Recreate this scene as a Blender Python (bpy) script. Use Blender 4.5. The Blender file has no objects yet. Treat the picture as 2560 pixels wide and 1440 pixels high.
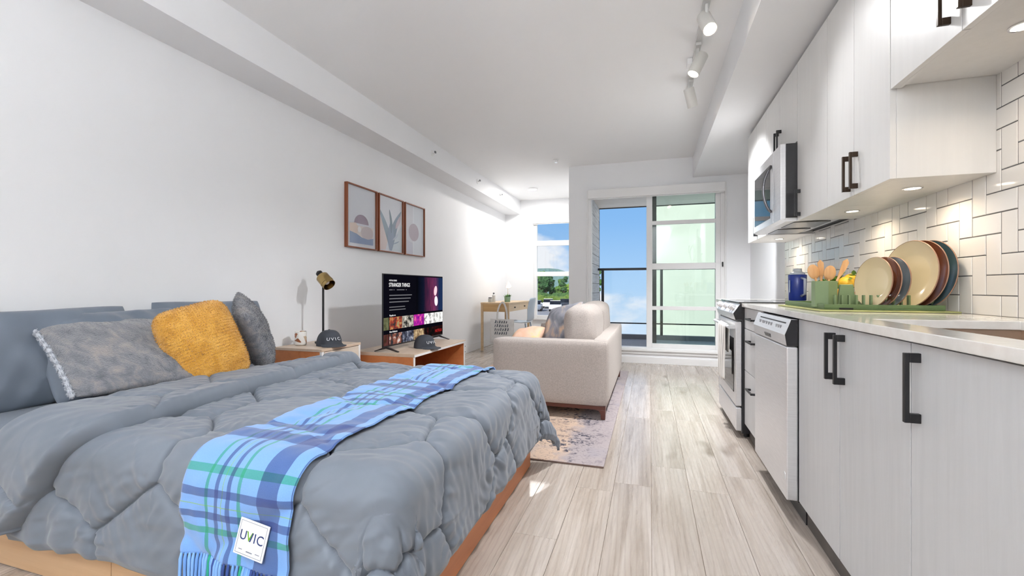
import bpy, bmesh, math, random
import numpy as np
from mathutils import Vector, Matrix, noise
random.seed(7); np.random.seed(7)
PI = math.pi
scene = bpy.context.scene
COL = scene.collection

# ---------------------------------------------------------------- camera
cam_d = bpy.data.cameras.new('camera'); cam = bpy.data.objects.new('camera', cam_d); COL.objects.link(cam)
cam_d.sensor_fit = 'HORIZONTAL'; cam_d.sensor_width = 36.0
cam_d.lens = 36.0 * 1110 / 2560
cam_d.clip_start = 0.02; cam_d.clip_end = 800
cam.location = (0, 0, 1.0)
cam.rotation_euler = (PI / 2, 0, math.atan(345 / 1110))
scene.camera = cam

# ---------------------------------------------------------------- exposure
vs = scene.view_settings
vs.view_transform = 'Standard'; vs.look = 'None'; vs.gamma = 1.0; vs.use_curve_mapping = False
vs.exposure = 0.45

# ---------------------------------------------------------------- node helpers
def mat(name, color=(.8, .8, .8), rough=.5, metal=0.0, spec=.5, **kw):
    m = bpy.data.materials.get(name)
    if m: return m
    m = bpy.data.materials.new(name); m.use_nodes = True
    b = m.node_tree.nodes['Principled BSDF']
    b.inputs['Base Color'].default_value = (*color, 1); b.inputs['Roughness'].default_value = rough
    b.inputs['Metallic'].default_value = metal; b.inputs['Specular IOR Level'].default_value = spec
    for k, v in kw.items():
        b.inputs[k.replace('_', ' ')].default_value = v
    return m

def srgb(r, g, b):
    f = lambda c: (c / 255 / 12.92) if c / 255 <= .04045 else ((c / 255 + .055) / 1.055) ** 2.4
    return (f(r), f(g), f(b))

class NT:
    """small wrapper for building node trees"""
    def __init__(s, m): s.t = m.node_tree; s.n = s.t.nodes; s.l = s.t.links
    def node(s, ty, **kw):
        n = s.n.new(ty)
        for k, v in kw.items(): setattr(n, k, v)
        return n
    def link(s, a, b): s.l.new(a, b)
    def coord(s, kind='Object', scale=(1, 1, 1), rnd=False):
        tc = s.node('ShaderNodeTexCoord'); out = tc.outputs[kind]
        if rnd:
            oi = s.node('ShaderNodeObjectInfo'); va = s.node('ShaderNodeVectorMath', operation='ADD'); vm = s.node('ShaderNodeVectorMath', operation='SCALE')
            vm.inputs[0].default_value = (37, 53, 71); s.link(oi.outputs['Random'], vm.inputs['Scale'])
            s.link(out, va.inputs[0]); s.link(vm.outputs[0], va.inputs[1]); out = va.outputs[0]
        mp = s.node('ShaderNodeMapping'); mp.inputs['Scale'].default_value = scale
        s.link(out, mp.inputs['Vector']); return mp.outputs['Vector']
    def noise(s, vec, scale=5, detail=4, rough=.5, dist=0):
        n = s.node('ShaderNodeTexNoise'); n.inputs['Scale'].default_value = scale; n.inputs['Detail'].default_value = detail
        n.inputs['Roughness'].default_value = rough; n.inputs['Distortion'].default_value = dist
        if vec is not None: s.link(vec, n.inputs['Vector'])
        return n.outputs['Fac']
    def ramp(s, fac, stops, interp='LINEAR'):
        r = s.node('ShaderNodeValToRGB'); r.color_ramp.interpolation = interp
        e = r.color_ramp.elements
        while len(e) < len(stops): e.new(.5)
        for i, (p, c) in enumerate(stops):
            e[i].position = p; e[i].color = (*c, 1)
        s.link(fac, r.inputs['Fac']); return r.outputs['Color']
    def mix(s, a, b, f=.5, blend='MIX'):
        m = s.node('ShaderNodeMix', data_type='RGBA', blend_type=blend)
        for src, sock in ((f, m.inputs[0]), (a, m.inputs[6]), (b, m.inputs[7])):
            if isinstance(src, (int, float)): sock.default_value = src
            elif isinstance(src, tuple): sock.default_value = (*src, 1)
            else: s.link(src, sock)
        return m.outputs[2]
    def math(s, op, a, b=0.0):
        m = s.node('ShaderNodeMath', operation=op)
        for src, sock in ((a, m.inputs[0]), (b, m.inputs[1])):
            if isinstance(src, (int, float)): sock.default_value = src
            else: s.link(src, sock)
        return m.outputs[0]
    def bump(s, h, strength=.2, dist=.01):
        b = s.node('ShaderNodeBump'); b.inputs['Strength'].default_value = strength; b.inputs['Distance'].default_value = dist
        s.link(h, b.inputs['Height']); s.link(b.outputs['Normal'], s.n['Principled BSDF'].inputs['Normal'])
    def base(s, c): s.link(c, s.n['Principled BSDF'].inputs['Base Color'])
    def rough(s, r): s.link(r, s.n['Principled BSDF'].inputs['Roughness'])

def noisy(name, c1, c2, scale=(1, 1, 1), ns=8, rough=.6, bump=0.0, bscale=None, detail=5, rnd=False, bd=.005, **kw):
    m = mat(name, c1, rough, **kw); t = NT(m)
    v = t.coord(scale=scale, rnd=rnd); f = t.noise(v, ns, detail)
    t.base(t.ramp(f, [(.3, c1), (.7, c2)]))
    if bump:
        f2 = t.noise(v, bscale or ns * 4, 3); t.bump(f2, bump, bd)
    return m

# ---------------------------------------------------------------- world sky with clouds
def build_world():
    w = bpy.data.worlds.new('sky'); scene.world = w; w.use_nodes = True
    t = NT(w); n = t.n; n.clear()
    tc = t.node('ShaderNodeTexCoord'); sp = t.node('ShaderNodeSeparateXYZ'); t.link(tc.outputs['Generated'], sp.inputs[0])
    z = t.math('MULTIPLY_ADD', sp.outputs['Z'], .5); n[-1].inputs[2].default_value = .5
    sky = t.ramp(z, [(.0, (.60, .77, .96)), (.46, (.60, .77, .96)), (.5, (.42, .66, .95)), (.57, (.255, .51, .89)), (.64, (.18, .43, .83)), (1, (.10, .28, .66))])
    mp = t.node('ShaderNodeMapping'); mp.inputs['Scale'].default_value = (1, 1, 2.0); mp.inputs['Location'].default_value = (.63, .2, .33)
    t.link(tc.outputs['Generated'], mp.inputs['Vector'])
    cl = t.noise(mp.outputs['Vector'], 4.6, 7, .52, .1)
    cf = t.ramp(cl, [(.50, (0, 0, 0)), (.60, (1, 1, 1))])
    c = t.mix(sky, (.90, .93, .98), cf)
    bg = t.node('ShaderNodeBackground'); bg.inputs['Strength'].default_value = 0.74
    t.link(c, bg.inputs['Color']); out = t.node('ShaderNodeOutputWorld'); t.link(bg.outputs[0], out.inputs['Surface'])
build_world()

# ---------------------------------------------------------------- sun (from behind the building, so it only lights the outdoors)
sd = bpy.data.lights.new('sun', 'SUN'); sd.energy = 4.0; sd.angle = math.radians(1.0); sd.color = (1, .95, .88)
sun = bpy.data.objects.new('sun', sd); COL.objects.link(sun); sun.rotation_euler = (math.radians(52), 0, math.radians(-18))

# ---------------------------------------------------------------- geometry helpers
ORG = {}
def origin(o): return ORG.get(o.name, Vector((0, 0, 0)))

def tag(o, label=None, cat=None, group=None, kind=None):
    if label: o['label'] = label
    if cat: o['category'] = cat
    if group: o['group'] = group
    if kind: o['kind'] = kind
    return o

def thing(name, at, label=None, cat=None, group=None, rz=0, kind=None):
    o = bpy.data.objects.new(name, None); COL.objects.link(o)
    o.location = at; o.rotation_euler = (0, 0, rz); o.empty_display_size = .05
    ORG[o.name] = Vector(at) if rz == 0 else Vector((0, 0, 0))
    return tag(o, label, cat, group, kind)

class MB:
    def __init__(s): s.v = []; s.f = []; s.uv = None
    def add(s, vs_, fs): 
        k = len(s.v); s.v += [tuple(v) for v in vs_]; s.f += [tuple(i + k for i in f) for f in fs]; return s
    def box(s, x0, x1, y0, y1, z0, z1):
        x0, x1 = min(x0, x1), max(x0, x1); y0, y1 = min(y0, y1), max(y0, y1); z0, z1 = min(z0, z1), max(z0, z1)
        return s.add([(x0, y0, z0), (x1, y0, z0), (x1, y1, z0), (x0, y1, z0), (x0, y0, z1), (x1, y0, z1), (x1, y1, z1), (x0, y1, z1)],
                     [(0, 3, 2, 1), (4, 5, 6, 7), (0, 1, 5, 4), (1, 2, 6, 5), (2, 3, 7, 6), (3, 0, 4, 7)])
    def quad(s, a, b, c, d): return s.add([a, b, c, d], [(0, 1, 2, 3)])
    def cyl(s, p0, p1, r0, r1=None, n=16, caps=True):
        r1 = r0 if r1 is None else r1
        p0 = Vector(p0); p1 = Vector(p1); ax = (p1 - p0).normalized()
        a = ax.orthogonal().normalized(); b = ax.cross(a)
        vs_ = []
        for p, r in ((p0, r0), (p1, r1)):
            for i in range(n):
                t = 2 * PI * i / n; vs_.append(p + a * (r * math.cos(t)) + b * (r * math.sin(t)))
        fs = [(i, (i + 1) % n, n + (i + 1) % n, n + i) for i in range(n)]
        if caps: fs += [tuple(range(n - 1, -1, -1)), tuple(range(n, 2 * n))]
        return s.add(vs_, fs)
    def tube(s, pts, r, n=8):
        pts = [Vector(p) for p in pts]; m = len(pts); vs_ = []; up = None
        for i, p in enumerate(pts):
            d = (pts[min(i + 1, m - 1)] - pts[max(i - 1, 0)]).normalized()
            if up is None: a = d.orthogonal().normalized()
            else: a = (up - d * up.dot(d)).normalized()
            up = a; b = d.cross(a); rr = r[i] if isinstance(r, (list, tuple)) else r
            for k in range(n):
                t = 2 * PI * k / n; vs_.append(p + a * (rr * math.cos(t)) + b * (rr * math.sin(t)))
        fs = [(i * n + k, i * n + (k + 1) % n, (i + 1) * n + (k + 1) % n, (i + 1) * n + k) for i in range(m - 1) for k in range(n)]
        fs += [tuple(range(n - 1, -1, -1)), tuple(range((m - 1) * n, m * n))]
        return s.add(vs_, fs)
    def lathe(s, prof, c=(0, 0, 0), n=28, M=None):
        """profile of (r, z) turned about z through c; M optionally reorients it"""
        vs_ = []; m = len(prof)
        for r, z in prof:
            for k in range(n):
                t = 2 * PI * k / n; p = Vector((r * math.cos(t), r * math.sin(t), z))
                vs_.append((M @ p if M else p) + Vector(c))
        fs = [(i * n + k, i * n + (k + 1) % n, (i + 1) * n + (k + 1) % n, (i + 1) * n + k) for i in range(m - 1) for k in range(n)]
        if prof[0][0] > 1e-3 and prof[-1][0] > 1e-3:      # a ring: close the profile on itself
            fs += [((m - 1) * n + k, (m - 1) * n + (k + 1) % n, (k + 1) % n, k) for k in range(n)]
        else:
            fs += [tuple(range(n - 1, -1, -1)), tuple(range((m - 1) * n, m * n))]
        return s.add(vs_, fs)
    def prism(s, poly, axis, a0, a1):
        """poly of 2-D points extruded along axis x, y or z; 2-D points are the other two axes in order"""
        mk = {'x': lambda p, a: (a, p[0], p[1]), 'y': lambda p, a: (p[0], a, p[1]), 'z': lambda p, a: (p[0], p[1], a)}[axis]
        n = len(poly); vs_ = [mk(p, a0) for p in poly] + [mk(p, a1) for p in poly]
        return s.add(vs_, [tuple(range(n - 1, -1, -1)), tuple(range(n, 2 * n))] + [(i, (i + 1) % n, n + (i + 1) % n, n + i) for i in range(n)])
    def ball(s, c, rx, ry=None, rz=None, nu=16, nv=10):
        ry = ry or rx; rz = rz or rx
        vs_ = [(c[0], c[1], c[2] - rz)]
        for j in range(1, nv):
            p = -PI / 2 + PI * j / nv
            for i in range(nu):
                t = 2 * PI * i / nu; vs_.append((c[0] + rx * math.cos(p) * math.cos(t), c[1] + ry * math.cos(p) * math.sin(t), c[2] + rz * math.sin(p)))
        vs_.append((c[0], c[1], c[2] + rz)); top = len(vs_) - 1
        fs = [(0, 1 + (i + 1) % nu, 1 + i) for i in range(nu)]
        for j in range(nv - 2):
            for i in range(nu):
                a = 1 + j * nu; fs.append((a + i, a + (i + 1) % nu, a + nu + (i + 1) % nu, a + nu + i))
        a = 1 + (nv - 2) * nu; fs += [(a + i, a + (i + 1) % nu, top) for i in range(nu)]
        return s.add(vs_, fs)
    def xform(s, M, start=0):
        s.v = s.v[:start] + [tuple(M @ Vector(v)) for v in s.v[start:]]; return s
    def mesh(s, name, off=(0, 0, 0)):
        me = bpy.data.meshes.new(name); off = Vector(off)
        me.from_pydata([tuple(Vector(v) - off) for v in s.v], [], s.f); me.update()
        bm = bmesh.new(); bm.from_mesh(me); bmesh.ops.recalc_face_normals(bm, faces=bm.faces); bm.to_mesh(me); bm.free()
        if s.uv is not None:
            ul = me.uv_layers.new(name='UVMap')
            for lp in me.loops: ul.data[lp.index].uv = s.uv[lp.vertex_index]
        return me
    def build(s, name, m, parent=None, bevel=0, smooth=False, at=None, label=None, cat=None, group=None, kind=None, seg=2, sub=0, local=False):
        """ONE mesh object. Vertices are world coordinates unless local"""
        off = Vector((0, 0, 0))
        if parent is not None and not local: off = origin(parent)
        if at is not None: off = Vector(at)
        me = s.mesh(name, off); me.materials.append(m)
        o = bpy.data.objects.new(name, me); COL.objects.link(o)
        if parent is not None:
            o.parent = parent
            ORG[o.name] = origin(parent)
            if at is not None: o.location = off - origin(parent); ORG[o.name] = off
        elif at is not None: o.location = at; ORG[o.name] = Vector(at)
        finish(o, bevel, smooth, seg, sub)
        return tag(o, label, cat, group, kind)

def finish(o, bevel=0, smooth=False, seg=2, sub=0):
    if bevel:
        b = o.modifiers.new('bevel', 'BEVEL'); b.width = bevel; b.segments = seg; b.limit_method = 'ANGLE'; b.angle_limit = math.radians(40)
        b.harden_normals = False
    if sub:
        q = o.modifiers.new('sub', 'SUBSURF'); q.levels = sub; q.render_levels = sub
    if smooth:
        for p in o.data.polygons: p.use_smooth = True
        if bevel == 0 and sub == 0 and smooth == 'auto':
            o.data.set_sharp_from_angle(angle=math.radians(40))
    return o

def box(name, m, parent, x0, x1, y0, y1, z0, z1, bevel=0, **kw):
    return MB().box(x0, x1, y0, y1, z0, z1).build(name, m, parent, bevel, **kw)

def clone(o, parent=None, loc=None, rz=None, label=None, group=None):
    c = o.copy(); COL.objects.link(c); c.parent = parent
    for ch in list(o.children):
        d = ch.copy(); COL.objects.link(d); d.parent = c
        for g in ch.children:
            e = g.copy(); COL.objects.link(e); e.parent = d
    if loc is not None: c.location = loc
    if rz is not None: c.rotation_euler = (0, 0, rz)
    if label: c['label'] = label
    if group: c['group'] = group
    return c

def text(name, s, size, m, M, parent, depth=.0006, space=1.0, xs=1.0, kind=None):
    """flat raised lettering; text plane x right, y up, mapped by matrix M (world)"""
    cu = bpy.data.curves.new(name, 'FONT'); cu.body = s; cu.size = size; cu.extrude = depth; cu.space_character = space; cu.resolution_u = 3
    ob = bpy.data.objects.new(name, cu); COL.objects.link(ob)
    dg = bpy.context.evaluated_depsgraph_get(); dg.update()
    me = bpy.data.meshes.new_from_object(ob.evaluated_get(dg)); bpy.data.objects.remove(ob); bpy.data.curves.remove(cu)
    off = origin(parent)
    for v in me.vertices:
        v.co = (M @ Vector((v.co.x * xs, v.co.y, v.co.z))) - off
    me.materials.clear(); me.materials.append(m)
    o = bpy.data.objects.new(name, me); COL.objects.link(o); o.parent = parent; ORG[o.name] = off
    return o

def frame_matrix(org, xdir, ydir):
    x = Vector(xdir).normalized(); y = Vector(ydir).normalized(); z = x.cross(y)
    M = Matrix((x, y, z)).transposed().to_4x4(); M.translation = Vector(org); return M

def area_light(name, loc, rot, size, energy, color=(1, 1, 1), parent=None, shape='DISK', spread=PI, size_y=None):
    d = bpy.data.lights.new(name, 'AREA'); d.shape = shape; d.size = size; d.energy = energy; d.color = color; d.spread = spread
    if size_y: d.size_y = size_y
    o = bpy.data.objects.new(name, d); COL.objects.link(o); o.rotation_euler = rot
    o.location = Vector(loc) - (origin(parent) if parent else Vector((0, 0, 0))); o.parent = parent
    return o

# ---------------------------------------------------------------- materials
def wood(name, c1, c2, c3, axis='y', scale=1.0, rough=.45, ring=10, bump=.06, rnd=False):
    m = mat(name, c1, rough); t = NT(m)
    sc = {'x': (.6, 9, 9), 'y': (9, .6, 9), 'z': (9, 9, .6)}[axis]
    v = t.coord(scale=tuple(k * scale for k in sc), rnd=rnd)
    f = t.noise(v, 2.2, 6, .6, .6)
    t.base(t.ramp(f, [(.28, c1), (.5, c2), (.74, c3)]))
    f2 = t.noise(v, 9, 3, .6)
    t.bump(f2, bump, .003)
    return m

def plank_material():
    m = mat('floor_plank_oak', (.5, .4, .3), .34, Coat_Weight=.35, Coat_Roughness=.22); t = NT(m)
    v = t.coord(scale=(1, 1, 1), rnd=True)
    mp = t.node('ShaderNodeMapping'); mp.inputs['Scale'].default_value = (9, .55, 9); t.link(v, mp.inputs['Vector'])
    big = t.noise(mp.outputs[0], 1.3, 5, .55, .9)
    mp2 = t.node('ShaderNodeMapping'); mp2.inputs['Scale'].default_value = (40, 1.2, 40); t.link(v, mp2.inputs['Vector'])
    fine = t.noise(mp2.outputs[0], 2.0, 5, .6, .4)
    wv = t.node('ShaderNodeTexWave', wave_type='RINGS', rings_direction='Z'); wv.inputs['Scale'].default_value = 2.4
    wv.inputs['Distortion'].default_value = 5.5; wv.inputs['Detail'].default_value = 3; wv.inputs['Detail Scale'].default_value = 1.1
    mp3 = t.node('ShaderNodeMapping'); mp3.inputs['Scale'].default_value = (6.5, .9, 1); t.link(v, mp3.inputs['Vector']); t.link(mp3.outputs[0], wv.inputs['Vector'])
    c = t.ramp(big, [(.22, srgb(156, 142, 129)), (.42, srgb(186, 174, 163)), (.6, srgb(201, 191, 182)), (.8, srgb(213, 205, 198))])
    c = t.mix(c, t.ramp(fine, [(.3, (.68, .64, .61)), (.6, (1, 1, 1))]), .45, 'MULTIPLY')
    c = t.mix(c, t.ramp(wv.outputs['Fac'], [(0, (.72, .69, .66)), (.35, (1, 1, 1))]), .5, 'MULTIPLY')
    kn = t.noise(t.coord(scale=(2.6, 1.1, 1), rnd=True), 2.1, 2, .4)
    c = t.mix(c, (.17, .115, .075), t.ramp(kn, [(.70, (0, 0, 0)), (.80, (.75, .75, .75))]))
    oi = t.node('ShaderNodeObjectInfo')
    c = t.mix(c, t.ramp(oi.outputs['Random'], [(0, (.88, .875, .87)), (.5, (.96, .955, .95)), (1, (1, 1, 1))]), 1.0, 'MULTIPLY')
    t.base(c); t.bump(fine, .05, .002)
    t.rough(t.ramp(fine, [(.2, (.32,) * 3), (.8, (.22,) * 3)]))
    return m

M_wall = noisy('wall_paint', srgb(240, 241, 243), srgb(242, 243, 245), ns=3, rough=.55, bump=.02, bscale=220)
M_ceil = noisy('ceiling_paint', srgb(248, 249, 250), srgb(250, 251, 252), ns=3, rough=.75)
M_trim = mat('white_trim_paint', srgb(238, 238, 238), .4)
M_plank = plank_material()
M_sub = wood('subfloor_oak', srgb(170, 148, 125), srgb(190, 168, 145), srgb(205, 185, 165), 'y')
M_tile = noisy('glazed_white_tile', srgb(232, 229, 224), srgb(240, 238, 235), ns=2, rough=.09, rnd=True)
M_grout = noisy('dark_grout', srgb(92, 92, 94), srgb(110, 110, 112), ns=60, rough=.9)
M_quartz = noisy('white_quartz', srgb(228, 225, 220), srgb(238, 236, 232), ns=30, rough=.09)
M_cab_u = wood('white_upper_cabinet', srgb(219, 218, 216), srgb(222, 221, 219), srgb(225, 224, 222), 'z', 1.2, .35, bump=.02)
M_cab_b = wood('pale_grey_woodgrain_laminate', srgb(206, 207, 209), srgb(210, 211, 213), srgb(214, 215, 217), 'z', 2.2, .42, bump=.03)
M_cab_in = mat('gap_shade_carcass', srgb(110, 108, 106), .6)  # greyed: shade inside the door gaps put into the carcass colour
M_black = mat('black_metal', (.008, .008, .010), .38)
M_black_warm = mat('warm_lit_black_metal', (.030, .016, .008), .30, .6)  # black like the other handles; warm lamp light put into the colour as brown
M_steel = noisy('brushed_stainless', srgb(222, 222, 224), srgb(234, 234, 236), scale=(1, 1, 30), ns=14, rough=.34, metal=.55)
M_steel_d = mat('dark_stainless', srgb(120, 120, 124), .3, .9)
M_blkplastic = mat('black_enamel', (.018, .018, .021), .32)
M_blkglass = mat('black_glass', (.012, .012, .014), .05)
M_white = mat('white_plastic', srgb(240, 240, 240), .4)
M_beech = wood('beech_laminate', srgb(200, 160, 120), srgb(211, 173, 133), srgb(219, 183, 144), 'x', 1.0, .4)
M_beech_o = wood('orange_beech_edge', srgb(186, 112, 66), srgb(200, 125, 76), srgb(209, 136, 86), 'y', .7, .4)
M_beech_top = wood('pale_beech_top', srgb(200, 178, 156), srgb(209, 188, 167), srgb(216, 197, 178), 'y', 1.0, .35)
M_redwood = wood('dark_red_walnut', srgb(78, 40, 32), srgb(92, 50, 40), srgb(106, 60, 48), 'x', 1.0, .35)
M_chrome = mat('chrome', (.8, .8, .82), .12, 1.0)
M_brass = mat('aged_brass', srgb(176, 150, 98), .26, 1.0)

def glass_material(name, tint=(.93, .98, .965), refl=.5):
    m = bpy.data.materials.new(name); m.use_nodes = True; t = NT(m); t.n.clear()
    tr = t.node('ShaderNodeBsdfTransparent'); tr.inputs[0].default_value = (*tint, 1)
    gl = t.node('ShaderNodeBsdfGlossy'); gl.inputs['Roughness'].default_value = .02
    lw_ = t.node('ShaderNodeLayerWeight'); lw_.inputs['Blend'].default_value = .5
    fc_ = t.math('MULTIPLY', t.math('POWER', lw_.outputs['Facing'], 5.0), refl); fc_ = t.math('ADD', fc_, .03)
    mx = t.node('ShaderNodeMixShader'); t.link(fc_, mx.inputs[0]); t.link(tr.outputs[0], mx.inputs[1]); t.link(gl.outputs[0], mx.inputs[2])
    o = t.node('ShaderNodeOutputMaterial'); t.link(mx.outputs[0], o.inputs['Surface']); return m
M_glass = glass_material('window_glass', (.985, .99, .99))
M_glass_t = glass_material('tinted_door_glass', (.935, .985, .965))
M_glass_r = glass_material('railing_glass', (.985, .995, .995))
M_glass_f = glass_material('picture_glass', (.99, .99, .99), .15)

def emit(name, color, strength):
    m = bpy.data.materials.new(name); m.use_nodes = True
    b = m.node_tree.nodes['Principled BSDF']; b.inputs['Base Color'].default_value = (*color, 1)
    b.inputs['Emission Color'].default_value = (*color, 1); b.inputs['Emission Strength'].default_value = strength; b.inputs['Roughness'].default_value = .3
    return m
M_bulb = emit('warm_bulb_face', (1.0, .86, .66), 14)
M_bulb_c = emit('white_bulb_face', (1.0, .97, .93), 6)

# ================================================================ STRUCTURE
XL, XR = -2.70, 1.19           # left wall, right wall
YB, YD, YN = -1.7, 6.15, 8.25  # back wall, balcony-door wall, window-nook wall
XN = -1.08                     # corner between nook and door wall
ZC = 2.69
def struct(name, m, *boxes, bevel=0, parent=None):
    mb = MB()
    for b in boxes: mb.box(*b)
    return mb.build(name, m, parent, bevel, kind='structure' if parent is None else None)

floor = struct('floor', M_sub, (XL - .1, XR + .1, YB - .1, YD + .05, -.12, -.006), (XL - .1, XN, YD + .05, YN + .1, -.12, -.006))
# planks as far as the camera sees the floor
PW, PLEN = .18, 1.22
full = {}
rows = list(range(-16, 8))
for r in rows:
    x0 = max(.006 + r * PW, XL); x1 = min(.006 + (r + 1) * PW, XR)
    if x1 - x0 < .02: continue
    yend = YN if x1 <= XN + .1 else YD
    fixed = {-1: 2.34, 0: 2.62, 1: 2.36}
    ph = fixed[r] if r in fixed else random.uniform(0, PLEN)
    k0 = math.floor((.62 - ph) / PLEN)
    y = ph + k0 * PLEN
    while y < yend:
        a, b = max(y, .6), min(y + PLEN, yend); y += PLEN
        if b - a < .03: continue
        w, l = x1 - x0 - .0012, b - a - .0012
        key = (round(w, 3), round(l, 3))
        if key not in full:
            mb = MB(); bv = .0008
            mb.add([(-w/2, -l/2, -.006), (w/2, -l/2, -.006), (w/2, l/2, -.006), (-w/2, l/2, -.006),
                    (-w/2, -l/2, -bv), (w/2, -l/2, -bv), (w/2, l/2, -bv), (-w/2, l/2, -bv),
                    (-w/2+bv, -l/2+bv, 0), (w/2-bv, -l/2+bv, 0), (w/2-bv, l/2-bv, 0), (-w/2+bv, l/2-bv, 0)],
                   [(0, 1, 5, 4), (1, 2, 6, 5), (2, 3, 7, 6), (3, 0, 4, 7), (4, 5, 9, 8), (5, 6, 10, 9), (6, 7, 11, 10), (7, 4, 8, 11), (8, 9, 10, 11)])
            me = mb.mesh('plank'); me.materials.append(M_plank); full[key] = me
        o = bpy.data.objects.new('plank', full[key]); COL.objects.link(o); o.parent = floor
        o.location = ((x0 + x1) / 2, (a + b) / 2, 0)

struct('ceiling', M_ceil, (XL - .1, XR + .1, YB - .1, YD + .12, ZC, ZC + .25), (XL - .1, XN + .1, YD + .12, YN + .15, ZC, ZC + .25))
struct('wall_left', M_wall, (XL - .12, XL, YB - .1, YN + .15, -.12, ZC))
struct('wall_back', M_wall, (XL - .1, XR + .1, YB - .12, YB, -.12, ZC))
wall_right = struct('wall_right', M_wall, (XR, XR + .12, YB - .1, YD + .12, -.12, ZC))
# soffit along the left wall, bulkhead above the kitchen
struct('ceiling_soffit', M_wall, (XL, -2.40, YB, YN, 2.425, ZC))
struct('ceiling_bulkhead', M_wall, (.525, XR, YB, YD, 2.425, ZC))
# door wall with opening
DX0, DX1, DZ0, DZ1 = -.815, .905, .19, 2.335
struct('wall_far', M_wall, (XN, DX0, YD, YD + .12, -.12, ZC), (DX1, XR + .1, YD, YD + .12, -.12, ZC), (DX0, DX1, YD, YD + .12, DZ1, ZC), (DX0, DX1, YD, YD + .12, -.12, DZ0 - .02))
# wall between nook and balcony
siding_wall = struct('wall_nook_side', M_wall, (XN, -.90, YD + .12, YN + .15, -.12, ZC))
# nook far wall with window opening
WX0, WX1, WZ0, WZ1 = -2.13, -1.16, .42, 2.335
struct('wall_nook_far', M_wall, (XL, WX0, YN, YN + .15, -.12, ZC), (WX1, XN, YN, YN + .15, -.12, ZC), (WX0, WX1, YN, YN + .15, WZ1, ZC), (WX0, WX1, YN, YN + .15, -.12, WZ0))
# baseboards
MB().box(XL, XL + .014, 2.45, YN, 0, .10).build('baseboard_left', M_trim, None, .003, kind='structure')
MB().box(XN - .014, DX1 + .3, YD - .016, YD, 0, .085).build('baseboard_far', M_trim, None, .003, kind='structure')
MB().box(XL + .014, XN, YN - .014, YN, 0, .10).build('baseboard_nook', M_trim, None, .003, kind='structure')

# ---------------- nook window
w1 = thing('window_1', (0, YN, 0), kind='structure')
f = MB()
yy0, yy1 = YN + .02, YN + .10
f.box(WX0, WX0 + .055, yy0, yy1, WZ0, WZ1).box(WX1 - .055, WX1, yy0, yy1, WZ0, WZ1).box(WX0 + .055, WX1 - .055, yy0, yy1, WZ1 - .06, WZ1).box(WX0 + .055, WX1 - .055, yy0, yy1, WZ0, WZ0 + .06)
f.build('window_frame', M_trim, w1, .004)
for za, zb in ((1.805, 1.90), (1.225, 1.31)):
    box('glazing_bar', M_trim, w1, WX0 + .055, WX1 - .055, yy0, yy1 - .01, za, zb, .004)
for za, zb in ((WZ0 + .06, 1.225), (1.31, 1.805), (1.90, WZ1 - .06)):
    box('pane', M_glass, w1, WX0 + .055, WX1 - .055, YN + .055, YN + .061, za, zb)
box('window_sill', M_trim, w1, WX0 - .02, WX1 + .02, YN - .035, YN + .02, WZ0 - .025, WZ0, .004)
box('jamb_liner', M_trim, w1, WX0 - .012, WX0 + .002, YN - .012, YN + .02, WZ0, WZ1 - .06, .002)
rb = thing('roller_blind', ((WX0 + WX1) / 2, YN - .03, 2.20), 'white roller blind cassette above the narrow nook window', 'blind')
box('cassette', M_trim, rb, WX0 - .01, WX1 + .01, YN - .05, YN + .015, 2.225, 2.335, .006)
MB().cyl((WX0, YN - .02, 2.218), (WX1, YN - .02, 2.218), .009, n=10).build('bottom_bar', M_trim, rb, smooth='auto')

# ---------------- balcony sliding door
d1 = thing('door_1', (0, YD, 0), kind='structure')
f = MB(); y0, y1 = YD + .005, YD + .115
f.box(DX0, DX0 + .045, y0, y1, DZ0, DZ1).box(DX1 - .05, DX1, y0, y1, DZ0, DZ1).box(DX0 + .045, DX1 - .05, y0, y1, DZ1 - .09, DZ1).box(DX0 + .045, DX1 - .05, y0, y1, DZ0 - .02, DZ0 + .02)
f.build('door_frame', M_trim, d1, .004)
box('meeting_stile', M_trim, d1, -.045, .028, YD + .012, YD + .075, DZ0 + .02, DZ1 - .09, .004)
box('fixed_stile', M_trim, d1, .797, .856, YD + .02, YD + .07, DZ0 + .02, DZ1 - .09, .004)
for za, zb in ((1.835, 1.885), (1.245, 1.325), (.71, .76)):
    box('glazing_bar', M_trim, d1, .028, .797, YD + .018, YD + .05, za, zb, .003)
box('bottom_rail', M_trim, d1, .028, .797, YD + .018, YD + .07, DZ0 + .02, DZ0 + .075, .003)
for za, zb in ((.265, .71), (.76, 1.245), (1.325, 1.835), (1.885, DZ1 - .09)):
    box('pane', M_glass_t, d1, .028, .797, YD + .040, YD + .046, za, zb)
box('handle', M_black, d1, .868, .884, YD - .012, YD + .006, 1.27, 1.33, .003)
# sliding leaf parked behind the fixed half: dark outside frame
lf = MB(); a0, a1 = YD + .080, YD + .110
lf.box(.030, .082, a0, a1, DZ0 + .02, DZ1 - .09).box(.80, .85, a0, a1, DZ0 + .02, DZ1 - .09).box(.082, .80, a0, a1, DZ0 + .02, DZ0 + .05)
leaf = lf.build('sliding_leaf', M_blkplastic, d1, .003)
box('leaf_pane', M_glass_t, leaf, .082, .80, YD + .092, YD + .097, DZ0 + .05, DZ1 - .09)
box('sill_board', M_trim, d1, DX0 - .03, DX1 + .03, YD - .045, YD + .005, .165, .195, .005)
box('sill_moulding', M_trim, d1, DX0 - .02, DX1 + .02, YD - .022, YD, .125, .165, .006)
for xa, xb in ((DX0 - .014, DX0 + .004), (DX1 - .004, DX1 + .014)):
    box('jamb_liner', M_trim, d1, xa, xb, YD - .02, YD + .005, .195, DZ1, .002)
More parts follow.
